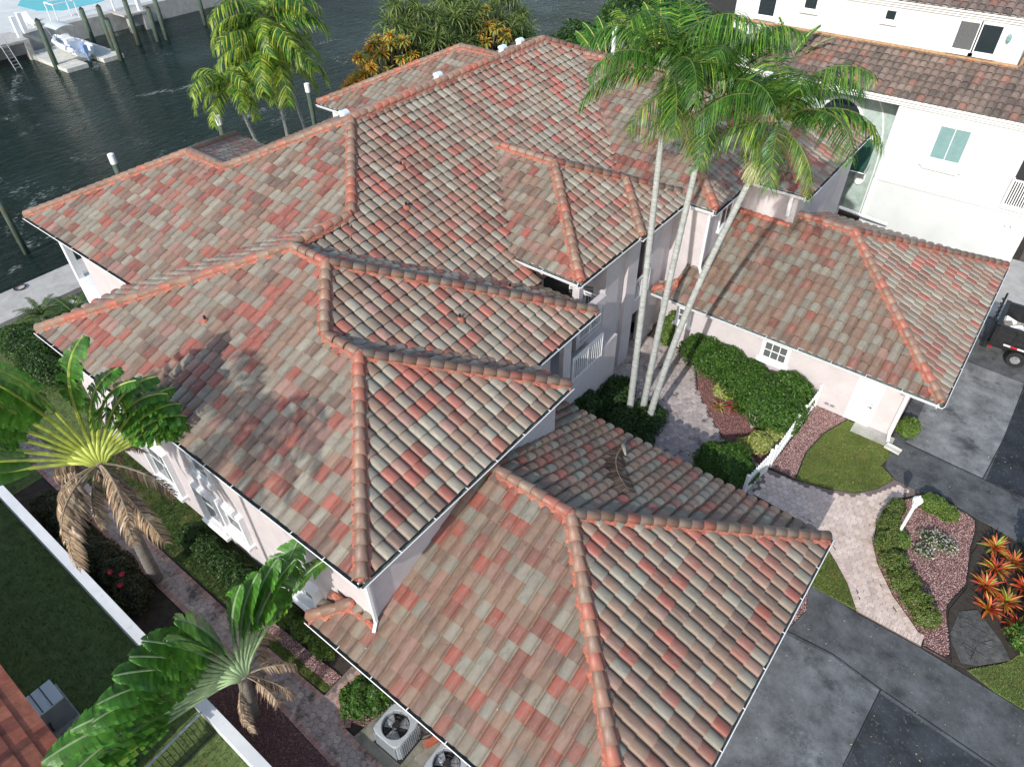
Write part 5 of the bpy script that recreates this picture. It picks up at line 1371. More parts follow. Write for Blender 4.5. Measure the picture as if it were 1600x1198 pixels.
# traveller palms: long stalks fanned in one plane with torn paddle blades
def paddle(Lp=1.6, Lb=2.2, W=0.42, tear=0.5, lean=0.5, cols=((0.06, 0.17, 0.025),), pcol=(0.32, 0.42, 0.10), droop=1.0, ns=30, twist=0.0, name='leaf'):
    """one leaf growing up +z and bending towards +x; blade spreads along y"""
    V = []; F = []; C = []; p = np.array([0., 0., 0.]); e = 0.0; path = []
    n1, n2 = 8, ns
    for i in range(n1): path.append((p.copy(), e)); p = p + np.array([math.sin(e), 0, math.cos(e)]) * Lp / n1; e += lean * 0.25 / n1
    for i in range(n2 + 1): path.append((p.copy(), e)); p = p + np.array([math.sin(e), 0, math.cos(e)]) * Lb / n2; e += (lean * 0.4 + droop * i / n2 * 1.6) / n2
    mb = MB(); mb.tube([tuple(q[0]) for q in path[::2]], [0.055 * (1 - 0.8 * k / (len(path) / 2)) + 0.008 for k in range(len(path[::2]))], 6, pcol)
    V += mb.v; F += [list(f) for f in mb.f]
    nf = len(mb.f); C += [np.array(pcol)] * nf
    for sg in (-1, 1):
        cur = random.uniform(-0.1, 0.25); tor = 0
        for i in range(n2):
            t0, t1 = i / n2, (i + 1) / n2
            if tear > 0 and random.random() < tear: tor = 1; cur = random.uniform(-0.25, 0.75); gap = random.uniform(0.1, 0.35)
            else: tor = 0; gap = 0.0
            q0, e0 = path[n1 + i]; q1, e1 = path[n1 + i + 1]
            d0 = np.array([math.sin(e0), 0, math.cos(e0)]); nrm = np.array([math.cos(e0), 0, -math.sin(e0)])
            def wdt(t): return W * max(0.05, math.sin(math.pi * min(1, 0.06 + t * 0.93)) ** 0.55)
            c = np.array(random.choice(cols)) * random.uniform(0.85, 1.18); b = len(V); rw = random.uniform(0.85, 1.05) if tear else 1
            for (q, tt, gg) in ((q0, t0, gap), (q1, t1, 0)):
                for k, fr in enumerate((0.0, 0.4, 0.75, 1.0)):
                    w_ = wdt(tt) * fr * rw
                    off = np.array([0, sg * w_ * math.cos(cur * fr), 0]) + nrm * (0.18 * w_ * (1 - fr * 0.9) - (cur * w_ * 0.55 * fr)) + d0 * (0.10 * fr * W / 0.4 - gg * fr * Lb / n2) + np.array([0, 0, -0.10 * fr * fr * (1 + 1.2 * max(cur, 0)) * W / 0.42])
                    V.append(q + off)
            for k in range(3): F.append([b + k, b + k + 1, b + 5 + k, b + 4 + k]); C.append(c * (1.0 if k < 2 or not tear else random.choice([1, 1, 1.5])))
    me = mesh_np(name, np.array(V), F, np.array(C)); me.materials.append(M['frond']); return me
def dead_leaf(L=2.4, n=46):
    V = []; F = []; C = []
    path = [np.array([0.25 * math.sin(k / 9 * 1.7) * L * 0.5, 0, 0.25 * L * 0.3 * math.sin(k / 9 * 2.4) - (k / 9) ** 1.5 * L]) for k in range(10)]
    mb = MB(); mb.tube([tuple(q) for q in path], [0.04 * (1 - 0.07 * k) for k in range(10)], 5, (0.30, 0.26, 0.2)); V += mb.v; F += [list(f) for f in mb.f]; C += [np.array((0.33, 0.28, 0.22))] * len(mb.f)
    for i in range(n * 2):
        t = random.uniform(0.3, 1.0) * 8.99; k = int(t); p = path[k] * (1 - t + k) + path[min(k + 1, 9)] * (t - k)
        a = random.uniform(0, 6.28); d = np.array([math.cos(a), math.sin(a), -0.4]); b = len(V); c = np.array(random.choice(DB)) * random.uniform(0.8, 1.5); l = random.uniform(0.35, 0.8)
        w_ = random.uniform(0.012, 0.035); wv = np.array([-math.sin(a), math.cos(a), 0])
        for s_ in range(4):
            V += [p - wv * w_ * (1 - s_ / 3.3), p + wv * w_ * (1 - s_ / 3.3)]
            p = p + d / np.linalg.norm(d) * l / 3; d = d + np.array([random.uniform(-.3, .3), random.uniform(-.3, .3), -0.9])
        for s_ in range(3): F.append([b + 2 * s_, b + 2 * s_ + 1, b + 2 * s_ + 3, b + 2 * s_ + 2]); C.append(c)
    me = mesh_np('dead_leaf', np.array(V), F, np.array(C)); me.materials.append(M['deadleaf']); return me
random.seed(5)
TG = [(0.055, 0.17, 0.022), (0.045, 0.14, 0.02), (0.07, 0.20, 0.028)]
DB2 = [(0.36, 0.26, 0.17), (0.25, 0.17, 0.11), (0.46, 0.36, 0.25), (0.13, 0.09, 0.07), (0.30, 0.20, 0.12)]
def comb(L, rise, droop, leaf): return frond_mesh(L, rise, droop, leaf, 38, DB2, 1.6, matn='deadleaf', rach=(0.30, 0.24, 0.17), name='dead_leaf', wd=0.03, pet=0.25, vee=-0.2)
DEADL = [comb(2.6, 0.35, 2.3, 0.55), comb(2.9, 0.0, 1.8, 0.6), comb(2.3, -0.4, 1.3, 0.5), comb(2.6, 0.2, 2.6, 0.45), dead_leaf(2.2, 30)]
def traveller(base, fan, fandir, angles, label, spec, dead=6, trunk_r=0.17, name='traveller_palm', pcol=(0.42, 0.48, 0.10), deadaz=None, deadscale=1.0, tilt=0.0):
    root = empty(name, base, label, 'palm tree')
    b = Vector(base); f = Vector(fan)
    mb = MB(); pts = [b.lerp(f, k / 12) + Vector((0, 0, 0)) for k in range(13)]
    fine = [pts[i].lerp(pts[i + 1], j / 4) for i in range(12) for j in range(4)] + [pts[-1]]
    mb.tube(fine, [trunk_r * (1.2 - 0.3 * i / 48) * (1.06 if i % 2 else 0.95) for i in range(49)], 11); mb.build('trunk', M['trunk_dark'], root, True)
    fd = Vector((fandir[0], fandir[1], 0)).normalized(); nrm = Vector((fd.y, -fd.x, 0))      # nrm faces the viewer side
    mb = MB()
    for i, a in enumerate(angles):      # overlapping sheathing bases
        d = fd * math.sin(a) + Vector((0, 0, 1)) * math.cos(a)
        mb.tube([f - Vector((0, 0, 0.25)) + nrm * 0.03 * (-1) ** i, f + d * 0.35 + nrm * 0.03 * (-1) ** i, f + d * 0.75], [0.10, 0.075, 0.05], 6, tuple(np.array(pcol) * random.uniform(0.9, 1.3)))
    mb.build('leaf_sheaths', M['stem'], root, True)
    for i, a in enumerate(angles):
        Lp, Lb, W, tear, droop = spec(i)
        me = paddle(Lp, Lb, W, tear, 0.35, TG if tear < 0.6 else TG + [(0.12, 0.22, 0.03)], pcol, droop)
        # leaf frame: z' = direction in fan plane, x' = bending direction, y' = blade spread
        z = (fd * math.sin(a) + Vector((0, 0, 1)) * math.cos(a)).normalized()
        x = (fd * math.cos(a) * (1 if a > 0 else -1) - Vector((0, 0, 1)) * math.sin(a) * (1 if a > 0 else -1)); x = (x + nrm * random.uniform(-0.7, 0.5) + nrm * tilt).normalized()
        x = (x - z * x.dot(z)).normalized(); y = z.cross(x)
        o = bpy.data.objects.new('leaf', me); o.parent = root
        q = f - b; o.matrix_local = Matrix(((x.x, y.x, z.x, q.x), (x.y, y.y, z.y, q.y), (x.z, y.z, z.z, q.z), (0, 0, 0, 1))); col.objects.link(o)
    for i in range(dead):
        az = deadaz[i % len(deadaz)] + random.uniform(-.25, .25) if deadaz else random.uniform(0, 6.28)
        o = link('dead_leaf', DEADL[i % 5], root, tuple(f - b + Vector((0.1 * math.cos(az), 0.1 * math.sin(az), -0.1))), rot=(0, 0, az)); s_ = deadscale * random.uniform(0.75, 1.15); o.scale = (s_, s_ * 1.1, s_); o.rotation_euler = (random.uniform(-.3, .3), random.uniform(-.2, .25), az)
    return root
def sp1(i):
    i = i * 12 // 18
    return [(1.6, 2.6, 0.68, 0.0, 0.4), (1.8, 2.6, 0.72, 0.03, 0.4), (2.0, 2.5, 0.75, 0.06, 0.4), (2.1, 2.5, 0.7, 0.2, 0.5), (2.1, 2.4, 0.62, 0.35, 0.8), (1.9, 2.2, 0.55, 0.5, 1.2), (1.2, 2.1, 0.55, 0.55, 1.4), (1.2, 2.1, 0.55, 0.6, 1.5), (1.1, 2.0, 0.5, 0.6, 1.5), (1.0, 1.9, 0.5, 0.6, 1.6), (1.0, 1.8, 0.5, 0.6, 1.6), (1.0, 1.8, 0.45, 0.7, 1.6)][i % 12]
traveller((-9.19, -2.23, 0), (-8.65, -2.0, 6.25), (0.35, 0.94), [-1.15, -0.98, -0.81, -0.64, -0.5, -0.36, -0.22, -0.08, 0.06, 0.2, 0.34, 0.5, 0.65, 0.8, 0.95, 1.1, 1.25, 1.4], 'tall leaning traveller palm on the left with yellow stalk fan and hanging dead leaves', sp1, dead=24, deadaz=[3.7, 4.5, 5.4, 6.1, 0.4, 3.1, 0.0, 5.0, 2.6], deadscale=1.0)
def sp2(i):
    i = i * 13 // 19
    return [(2.0, 2.9, 0.5, 0.6, 1.0), (2.0, 3.1, 0.5, 0.6, 0.8), (1.9, 2.9, 0.52, 0.5, 0.9), (1.6, 2.6, 0.5, 0.55, 0.9), (1.5, 2.4, 0.52, 0.4, 0.8), (1.5, 2.2, 0.55, 0.3, 0.6), (1.5, 2.1, 0.55, 0.1, 0.5), (1.4, 2.1, 0.55, 0.12, 0.4), (1.5, 2.1, 0.55, 0.05, 0.4), (1.6, 2.2, 0.55, 0.1, 0.4), (1.7, 2.3, 0.55, 0.2, 0.5), (1.7, 2.5, 0.6, 0.15, 0.4), (1.9, 2.4, 0.5, 0.6, 0.8)][i % 13]
traveller((-2.77, -3.02, 0), (-2.5, -2.78, 2.5), (0.15, 0.99), [-1.4, -1.3, -1.2, -1.1, -0.98, -0.86, -0.74, -0.62, -0.5, -0.38, -0.26, -0.14, -0.02, 0.1, 0.22, 0.34, 0.46, 0.58, 0.7], 'low traveller palm with wide torn green leaves spreading over the white boundary wall', sp2, dead=9, pcol=(0.28, 0.38, 0.20), deadaz=[1.2, 0.3, 2.0, 5.5], deadscale=0.75)
traveller((-5.6, 39.4, 0), (-4.9, 37.5, 6.5), (1, 0.3), [-0.9, -0.6, -0.3, 0.0, 0.25, 0.5, 0.8, 1.1], 'traveller palm standing against the white neighbour house behind the tall palms', lambda i: (1.7, 2.0, 0.42, [0.1, 0.2, 0.6, 0.8][i % 4], 0.7), dead=4, pcol=(0.45, 0.5, 0.2))
traveller((-16.5, 38.0, 0), (-16.4, 37.4, 4.9), (1, 0.1), [-1.0, -0.7, -0.4, -0.1, 0.2, 0.5, 0.8, 1.1], 'traveller palm with brown hanging leaves beyond the far end of the ridge', lambda i: (1.6, 2.1, 0.5, [0.1, 0.7, 0.3][i % 3], 0.9), dead=9, pcol=(0.55, 0.50, 0.18))
traveller((-13.6, 39.0, 0), (-13.3, 38.4, 6.2), (0.9, -0.4), [-0.8, -0.4, 0.0, 0.3, 0.7, 1.0], 'second far traveller palm with a yellow leaf base by the top edge', lambda i: (1.6, 2.1, 0.5, [0.2, 0.6, 0.1][i % 3], 0.9), dead=9, pcol=(0.62, 0.50, 0.12))
# tall tree out of frame, its shade falls on the left roof slope
random.seed(77)
palm((-4.4, -9.6, 0), (-4.6, -9.3, 12.2), 'tall palm beyond the terracotta roof outside the picture, shading the left slope', 10, [frond_mesh(3.6, 0.9, 2.2, 0.85, 50, FG, 0.9, wd=0.035), frond_mesh(3.6, 0.4, 2.0, 0.85, 50, FG, 1.0, wd=0.035)], 0.0, shaft=1.0, seedpods=0, scale=1.1)

# waterside planting beyond the roof
OG = [(0.60, 0.30, 0.04), (0.50, 0.34, 0.05), (0.28, 0.32, 0.06), (0.66, 0.40, 0.07)]
PG = [(0.15, 0.21, 0.06), (0.22, 0.28, 0.08), (0.09, 0.15, 0.045)]
random.seed(8)
def rosette_tree(x, y, z, R, n, cols, label, name='pandanus', L=0.75, wd=0.03, cat='shrub', group=None):
    """branching shrub whose branch ends carry strap-leaf rosettes"""
    root = empty(name, (x, y, 0), label, cat, group); mb = MB(); ends = []
    for i in range(n):
        a = i * 2.399; r_ = R * math.sqrt((i + 0.5) / n); zz = z * (1 - 0.45 * (r_ / R) ** 2) * random.uniform(0.85, 1.05)
        ends.append((r_ * math.cos(a), r_ * math.sin(a), zz))
        mb.tube([(x, y, 0), (x + ends[-1][0] * 0.4, y + ends[-1][1] * 0.4, zz * 0.6), (x + ends[-1][0], y + ends[-1][1], zz)], [0.09, 0.06, 0.04], 5)
    mb.build('branches', M['trunk_dark'], root)
    for e in ends:
        o = spiky('leaf_rosette', e[0], e[1], e[2], 40, L * random.uniform(1.1, 1.6), wd * 1.5, cols, None, parent=root, lo=-0.7, hi=1.3, curve=1.3, seg=3)
    return root
GW = 'planting along the canal behind the house'
rosette_tree(-27.6, 25.6, 6.6, 2.0, 28, OG, 'orange and green croton nearest the canal piling', 'croton', 0.5, 0.05, group=GW)
rosette_tree(-28.0, 28.6, 7.9, 2.4, 39, OG + PG, 'tall orange-tipped croton left of the round green pandanus', 'croton', 0.5, 0.05, group=GW)
rosette_tree(-28.3, 32.2, 8.4, 2.5, 32, PG, 'round green pandanus in front of the canal', 'pandanus', 0.95, 0.03, group=GW)
rosette_tree(-28.8, 31.0, 9.5, 2.1, 25, PG, 'tall pandanus at the top edge left of centre', 'pandanus', 0.95, 0.03, group=GW)
rosette_tree(-28.2, 35.2, 7.6, 2.1, 28, PG, 'grey-green pandanus between the two crotons', 'pandanus', 0.9, 0.03, group=GW)
rosette_tree(-27.8, 38.2, 7.1, 2.4, 36, OG + PG, 'yellow-flowering croton above the far back wing', 'croton', 0.5, 0.05, group=GW)
rosette_tree(-28.9, 41.4, 7.8, 2.6, 36, PG, 'dark pandanus at the right end of the waterside planting', 'pandanus', 0.95, 0.03, group=GW)
rosette_tree(-28.9, 36.8, 9.1, 2.2, 25, PG, 'tall pandanus behind the yellow-flowering croton', 'pandanus', 0.95, 0.03, group=GW)
shrub('low_canal_shrub', [(-28.2, 33.5, 2.2, 2.0, 7, 2.8), (-27.8, 27, 1.8, 1.8, 3.2, 2.6), (-27.5, 40.5, 2.2, 3, 3.5, 3.0)], 26000, 0.12, DG + LG[:1], 'dark green undergrowth below the crotons and pandanus')
# garden on the near left bank
def sago(x, y, z, s_, label):
    root = empty('sago_palm', (x, y, z), label, 'plant', 'cycads by the seawall')
    mb = MB(); mb.tube([(x, y, z), (x, y, z + 0.4)], [0.18, 0.16], 9); mb.build('trunk', M['trunk_dark'], root)
    for i in range(22):
        o = link('frond', SAGO[i % 2], root, (0, 0, 0.38), rot=(random.uniform(-.15, .15), random.uniform(-0.5, 0.2), i * 2.399)); o.scale = (s_,) * 3
SAGO = [frond_mesh(1.35, 0.9, 1.6, 0.2, 34, [(0.025, 0.07, 0.02), (0.04, 0.10, 0.025)], 0.2, wd=0.012), frond_mesh(1.35, 0.5, 1.3, 0.2, 34, [(0.025, 0.07, 0.02), (0.045, 0.11, 0.03)], 0.2, wd=0.012)]
sago(-25.7, 3.6, 0, 1.3, 'large dark cycad below the porch corner'); sago(-24.4, 2.0, 0, 1.2, 'dark cycad nearest the tile roof edge'); sago(-27.2, 2.6, 0, 1.0, 'small cycad beside the seawall walk')
shrub('bank_shrub', [(-25.5, 1.0, 0.5, 1.6, 1.0, 0.7), (-23.0, 0.6, 0.5, 1.8, 0.9, 0.7), (-21.5, 2.4, 0.5, 1.0, 1.0, 0.8)], 9000, 0.06, DG + HG[:1], 'dark green shrubs on the bank between cycads and roof')
pt = empty('planter_pot', (-27.0, 4.2, 0.0), 'white hanging planter with spiky plant by the seawall', 'planter')
mb = MB(); mb.lathe([(0.16, 0.25), (0.26, 0.55), (0.28, 0.56), (0.24, 0.5)], 12, (1, 1, 1), (-27.0, 4.2, 0)); mb.build('pot', M['white'], pt)
o = spiky('plant', 0, 0, 0.5, 20, 0.5, 0.03, PG, None, parent=pt)
mb = MB()
for k in range(3): mb.tube([(-31.0 + 0.28 * math.cos(a) + 0.05 * k, 3.1 + 0.28 * math.sin(a), 0.27 + 0.035 * k) for a in np.linspace(0, 6.28, 22)], 0.022, 5)
tag(mb.build('coiled_hose', M['rubber']), 'black coiled hose on the seawall walk at the left edge', 'hose')

# dead frond lying on the near wing roof
nz = lambda y: 2.94 + 0.4405 * (10.9 - y) + 0.07
fd = frond_mesh(3.1, 0.0, 0.0, 0.6, 80, [(0.15, 0.095, 0.065), (0.22, 0.15, 0.10), (0.08, 0.05, 0.04)], 0.12, matn='deadleaf', rach=(0.30, 0.22, 0.15), curl=0.9, name='fallen_frond', vee=0.0)
o = link('fallen_frond', fd); p0 = Vector((1.75, 9.9, nz(9.9) + 0.05)); 
zx = Vector((0.10, -0.95, 0.4405 * 0.95)).normalized(); nn = Vector((0, 0.4405, 1)).normalized(); yy = nn.cross(zx).normalized()
o.matrix_world = Matrix(((zx.x, yy.x, nn.x, p0.x), (zx.y, yy.y, nn.y, p0.y), (zx.z, yy.z, nn.z, p0.z), (0, 0, 0, 1)))
tag(o, 'fallen brown palm frond lying on the tiles of the near wing', 'palm frond')
mb = MB(); bp = [Vector((1.55, 10.3, nz(10.3) + 0.05)), Vector((1.75, 9.85, nz(9.85) + 0.06)), Vector((2.1, 9.4, nz(9.4) + 0.05))]
mb.tube(bp, [0.04, 0.075, 0.03], 8, (0.36, 0.32, 0.27)); tag(mb.build('frond_sheath', M['deadleaf'], None, True), 'pale boat-shaped sheath of the fallen frond on the tiles', 'palm sheath')

# ------------------------------------------------------------------ white neighbour house on the right
nh = empty('white_house', (5, 40, 0), 'large white stucco house with brown barrel tile roof in the upper right corner', 'house')
ABS['white_house'] = (5, 40, 0)
mb = MB(); mb.box(2.0, 9.93, 36.6, 50, -0.02, 7.3); W_(mb, nh, 'facade', M['nbwall'])
mb = MB(); mb.box(-9.0, 2.0, 38.4, 50, 0, 7.3); W_(mb, nh, 'recessed_wall', M['nbgreen'])
mb = MB(); mb.box(-9.0, 6.15, 39.3, 50, 7.0, 11.3); W_(mb, nh, 'upper_wall', M['nbwall'])
mb = MB()
for z0, z1, pr_ in ((7.12, 7.25, 0.10), (7.25, 7.42, 0.22), (7.42, 7.62, 0.36)): mb.box(-9.0, 9.93 + 0.05, 36.6 - pr_, 36.62, z0, z1)
mb.box(-9.0, 2.0, 36.62, 38.4, 7.25, 7.62)
W_(mb, nh, 'cornice', M['white'])
mb = MB()
for z0, z1, pr_ in ((10.95, 11.08, 0.10), (11.08, 11.22, 0.22), (11.22, 11.38, 0.36)): mb.box(-9.0, 6.15 + pr_, 39.3 - pr_, 39.32, z0, z1)
W_(mb, nh, 'upper_cornice', M['white'])
mb = MB(); mb.box(2.05, 9.98, 36.5, 36.6, 3.05, 3.3); mb.box(2.0, 2.2, 36.52, 36.6, 0, 3.05); W_(mb, nh, 'belt_course', M['white'])
# barrel tile roofs of that house
nroof = child_empty('roof', nh, (5, 38, 7.6))
_pal = PC.copy(); PC[:] = [(0.16, 0.125, 0.105), (0.20, 0.15, 0.125), (0.14, 0.11, 0.095), (0.18, 0.13, 0.11), (0.26, 0.13, 0.10), (0.12, 0.095, 0.085), (0.22, 0.17, 0.145)]
D1 = Block(-6.5, 10.4, 36.2, 39.4, [('-y', 36.2, 7.66, 0.45)])
D4 = Block(6.2, 10.4, 39.3, 42.6, [('-y', 36.2, 7.66, 0.45)])
D3 = Block(-9.0, 6.5, 38.9, 44.0, [('-y', 38.9, 11.42, 0.40), ('+x', 6.5, 11.42, 0.40)])
n0 = len(col.objects)
dk = lay_roof(nroof, [D1, D4, D3], 0)
PC[:] = _pal
_d = dk.build('roof_deck', M['deck'], None); _d.parent = nroof; _d.location = -Vector(ABS[nroof.name])
mb = MB(); mb.tube([(-9, 39.27, 9.1), (6.25, 39.27, 9.1), (6.3, 39.5, 9.2), (6.3, 42, 10.3)], 0.09, 7)
W_(mb, nroof, 'flashing_mortar', mat('tan_mortar', (0.36, 0.22, 0.12), 0.85, noise=(6, 0.35)))
window(nh, 4.25, 5.72, 4.85, 6.55, 36.6, (2, 1), 'glass_pale', fr=0.06, trim=0.16, depth=0.08)
mb = MB(); mb.box(3.95, 6.02, 36.42, 36.6, 4.42, 4.56); mb.box(4.85, 5.12, 36.48, 36.6, 6.72, 6.9); mb.box(4.1, 5.87, 36.46, 36.6, 4.28, 4.42); W_(mb, nh, 'window_sill', M['white'])
window(nh, 2.98, 3.92, 9.45, 10.78, 39.3, (1, 1), 'screen', fr=0.06, trim=0.08, depth=0.06)
window(nh, 4.02, 4.98, 9.45, 10.78, 39.3, (1, 1), 'glass', fr=0.06, trim=0.08, depth=0.06)
window(nh, -0.62, -0.1, 10.28, 10.75, 39.3, (1, 1), 'glass', fr=0.05, trim=0.09, depth=0.06)
window(nh, -5.0, -4.3, 10.2, 10.75, 39.3, (1, 1), 'glass', fr=0.05, trim=0.09, depth=0.06)
window(nh, -7.6, -6.6, 9.5, 10.7, 39.3, (1, 1), 'glass', fr=0.05, trim=0.09, depth=0.06)
mb = MB(); mb.lathe([(0.05, 0), (0.11, 0.12), (0.11, 0.3), (0.03, 0.42)], 8, (1, 1, 1), (5.35, 39.2, 10.1)); W_(mb, nh, 'wall_lantern', M['glass_pale'])
mb = MB(); mb.box(8.85, 9.35, 36.55, 36.6, 1.15, 1.55); mb.box(8.85, 9.35, 36.535, 36.55, 1.3, 1.33); W_(mb, nh, 'vent_cover', M['white'])
mb = MB(); mb.box(9.0, 9.2, 36.5, 36.6, 2.55, 2.7); mb.tube([(9.0, 36.45, 2.5), (8.95, 36.4, 2.4)], 0.05, 6); mb.tube([(9.2, 36.45, 2.5), (9.25, 36.4, 2.4)], 0.05, 6); W_(mb, nh, 'floodlight', M['white'])
# balcony opening on the right end
mb = MB(); mb.box(8.35, 9.9, 36.585, 36.597, 3.32, 6.6); W_(mb, nh, 'balcony_opening', M['dark'])
mb = MB()
for i in range(15):
    x = 8.4 + i * 0.11; mb.box(x - 0.025, x + 0.025, 36.42, 36.47, 3.5, 4.75)
mb.box(8.35, 10.0, 36.4, 36.49, 4.75, 4.83); mb.box(8.35, 10.0, 36.4, 36.49, 3.42, 3.5); mb.box(8.3, 8.4, 36.39, 36.5, 3.3, 4.9); mb.box(8.3, 10.05, 36.3, 36.6, 3.3, 3.42)
W_(mb, nh, 'balcony_railing', M['white'])
# arched dark window, ornaments and slanting pale wall of the recess
mb = MB(); pts = [(-2.3 + 1.15 - 1.15 * math.cos(math.pi * i / 14), 5.1 + 1.15 * math.sin(math.pi * i / 14)) for i in range(15)]
mb.add([(x, 38.36, z) for x, z in pts], [tuple(range(15))[::-1]]); W_(mb, nh, 'arched_window', M['glass'])
mb = MB()
for i in range(14):
    a0, a1 = math.pi * i / 14, math.pi * (i + 1) / 14
    mb.bar((-1.15 - 1.24 * math.cos(a0), 38.33, 5.1 + 1.24 * math.sin(a0)), (-1.15 - 1.24 * math.cos(a1), 38.33, 5.1 + 1.24 * math.sin(a1)), 0.1, 0.16)
W_(mb, nh, 'arch_trim', M['white'])
mb = MB()
for i in range(18):      # big shallow arch line on the green wall
    a0, a1 = math.pi / 2 * i / 18, math.pi / 2 * (i + 1) / 18
    mb.bar((0.1 + 1.5 * math.sin(a0), 38.36, 2.6 + 4.2 * math.cos(a0)), (0.1 + 1.5 * math.sin(a1), 38.36, 2.6 + 4.2 * math.cos(a1)), 0.07, 0.08)
mb.bar((1.6, 38.36, 2.6), (1.6, 38.36, 0), 0.07, 0.08); W_(mb, nh, 'arch_moulding', M['white'])
for z in (4.4, 2.1):
    mb = MB(); mb.tube([(0.95 + 0.26 * math.cos(a), 38.34, z + 0.4 * math.sin(a)) for a in np.linspace(0, 2 * math.pi, 17)], 0.075, 6); mb.add([(0.95 + 0.26 * math.cos(a), 38.33, z + 0.4 * math.sin(a)) for a in np.linspace(0, 2 * math.pi, 17)[:-1]], [tuple(range(16))])
    W_(mb, nh, 'oval_medallion', M['white'])
aw = empty('green_awning', (0.6, 36, 3.3), 'dark green canvas awning between the two houses', 'awning')
mb = MB(); mb.add([(-0.6, 38.3, 4.4), (1.2, 38.3, 4.4), (1.35, 36.9, 3.25), (-0.75, 36.9, 3.25), (1.35, 36.9, 3.0), (-0.75, 36.9, 3.0)], [(0, 1, 2, 3), (3, 2, 4, 5), (1, 4, 2), (0, 3, 5)]); mb.build('canvas', M['green_canvas'], aw)
mb = MB(); mb.tube([(-0.8, 36.88, 2.98), (1.4, 36.88, 2.98)], 0.03, 6); mb.bar((1.35, 36.9, 3.1), (1.3, 38.35, 3.1), 0.03); mb.bar((-0.75, 36.9, 3.1), (-0.7, 38.35, 3.1), 0.03); mb.build('awning_frame', M['white'], aw)
random.seed(4)
spiky('spiky_plant', 0.5, 34.6, 0.1, 40, 1.3, 0.035, PG + DG, 'dark spiky plant in the gap behind the garage wing roof', 'plant', lo=0.5)
mb = MB(); mb.tube([(1.0, 35.0, 1.6), (2.2, 35.6, 1.2), (3.6, 36.0, 0.9)], 0.09, 8); mb.bar((1.0, 35.0, 1.6), (1.0, 35.0, 0), 0.08); tag(mb.build('white_pipe', M['white']), 'white pipe rail running behind the garage wing roof', 'pipe')
mb = MB(); mb.lathe([(0.13, 0), (0.13, 1.5), (0.16, 1.52), (0.16, 1.6)], 12); o = mb.build('white_post', M['white']); o.location = (-15.35, 36.2, 0); o.scale = (1, 1, 5.2); tag(o, 'white round post beyond the right end of the main ridge', 'post')

# ------------------------------------------------------------------ dump trailer
tr = empty('dump_trailer', (13, 29, 0), 'black dump trailer loaded with white rubble parked at the right edge', 'trailer')
mb = MB()
mb.box(10.5, 16.5, 27.95, 28.01, 0.75, 1.75); mb.box(10.5, 16.5, 30.1, 30.16, 0.75, 1.75); mb.box(10.5, 10.56, 28.01, 30.1, 0.75, 1.75); mb.box(10.5, 16.5, 28.0, 30.1, 0.7, 0.78)
mb.box(10.45, 16.5, 27.9, 28.05, 1.72, 1.8); mb.box(10.45, 16.5, 30.05, 30.2, 1.72, 1.8); mb.box(10.42, 10.6, 27.9, 30.2, 1.75, 1.83)
for i in range(8): mb.box(10.6 + i * 0.72, 10.7 + i * 0.72, 27.88, 27.95, 0.78, 1.72)
for z in (1.1, 1.4): mb.box(10.52, 16.5, 27.9, 27.95, z, z + 0.05)
mb.build('bed', M['black'], tr)
mb = MB(); mb.box(10.4, 17, 28.2, 28.35, 0.5, 0.7); mb.box(10.4, 17, 29.8, 29.95, 0.5, 0.7); mb.box(10.35, 10.5, 27.95, 30.15, 0.45, 0.7)
mb.tube([(10.35, 28.0, 0.75), (10.3, 28.0, 1.95)], 0.04, 6); mb.tube([(10.35, 30.1, 0.75), (10.3, 30.1, 2.2)], 0.05, 6)
for i in range(5): mb.bar((10.35, 28.2 + i * 0.45, 1.8), (10.2, 28.2 + i * 0.45, 1.95), 0.06)
mb.build('frame', M['black'], tr)
for k, x in enumerate((11.75, 12.75)):
    mb = MB(); c = (x, 27.95, 0.38); n = 24; prof = [(0.20, -0.11), (0.33, -0.12), (0.375, -0.08), (0.38, 0.0), (0.375, 0.08), (0.33, 0.12), (0.2, 0.11)]
    vs = []; 
    for r_, y_ in prof: vs += [(c[0] + r_ * math.cos(2 * math.pi * i / n), c[1] + y_, c[2] + r_ * math.sin(2 * math.pi * i / n)) for i in range(n)]
    mb.add(vs, [(j * n + i, (j + 1) * n + i, (j + 1) * n + (i + 1) % n, j * n + (i + 1) % n) for j in range(6) for i in range(n)])
    wh = mb.build('wheel', M['rubber'], tr)
    mb = MB(); vs = [(c[0], c[1] - 0.06, c[2])] + [(c[0] + 0.2 * math.cos(2 * math.pi * i / n), c[1] - 0.09, c[2] + 0.2 * math.sin(2 * math.pi * i / n)) for i in range(n)]
    mb.add(vs, [(0, 1 + (i + 1) % n, 1 + i) for i in range(n)])
    for i in range(5):
        a = i * 1.2566; mb.bar((c[0] + 0.05 * math.cos(a), c[1] - 0.1, c[2] + 0.05 * math.sin(a)), (c[0] + 0.18 * math.cos(a), c[1] - 0.1, c[2] + 0.18 * math.sin(a)), 0.05, 0.03)
    o = mb.build('rim', M['metal'], None); o.parent = wh; o.location = -tr.location
    mb = MB()
    for i in range(9):
        a0, a1 = math.pi * (0.1 + 0.8 * i / 9), math.pi * (0.1 + 0.8 * (i + 1) / 9)
        mb.add([(c[0] + 0.46 * math.cos(a0), 27.8, c[2] + 0.46 * math.sin(a0)), (c[0] + 0.46 * math.cos(a1), 27.8, c[2] + 0.46 * math.sin(a1)), (c[0] + 0.46 * math.cos(a1), 28.15, c[2] + 0.46 * math.sin(a1)), (c[0] + 0.46 * math.cos(a0), 28.15, c[2] + 0.46 * math.sin(a0))], [(0, 1, 2, 3)])
    mb.build('fender', M['black'], tr)
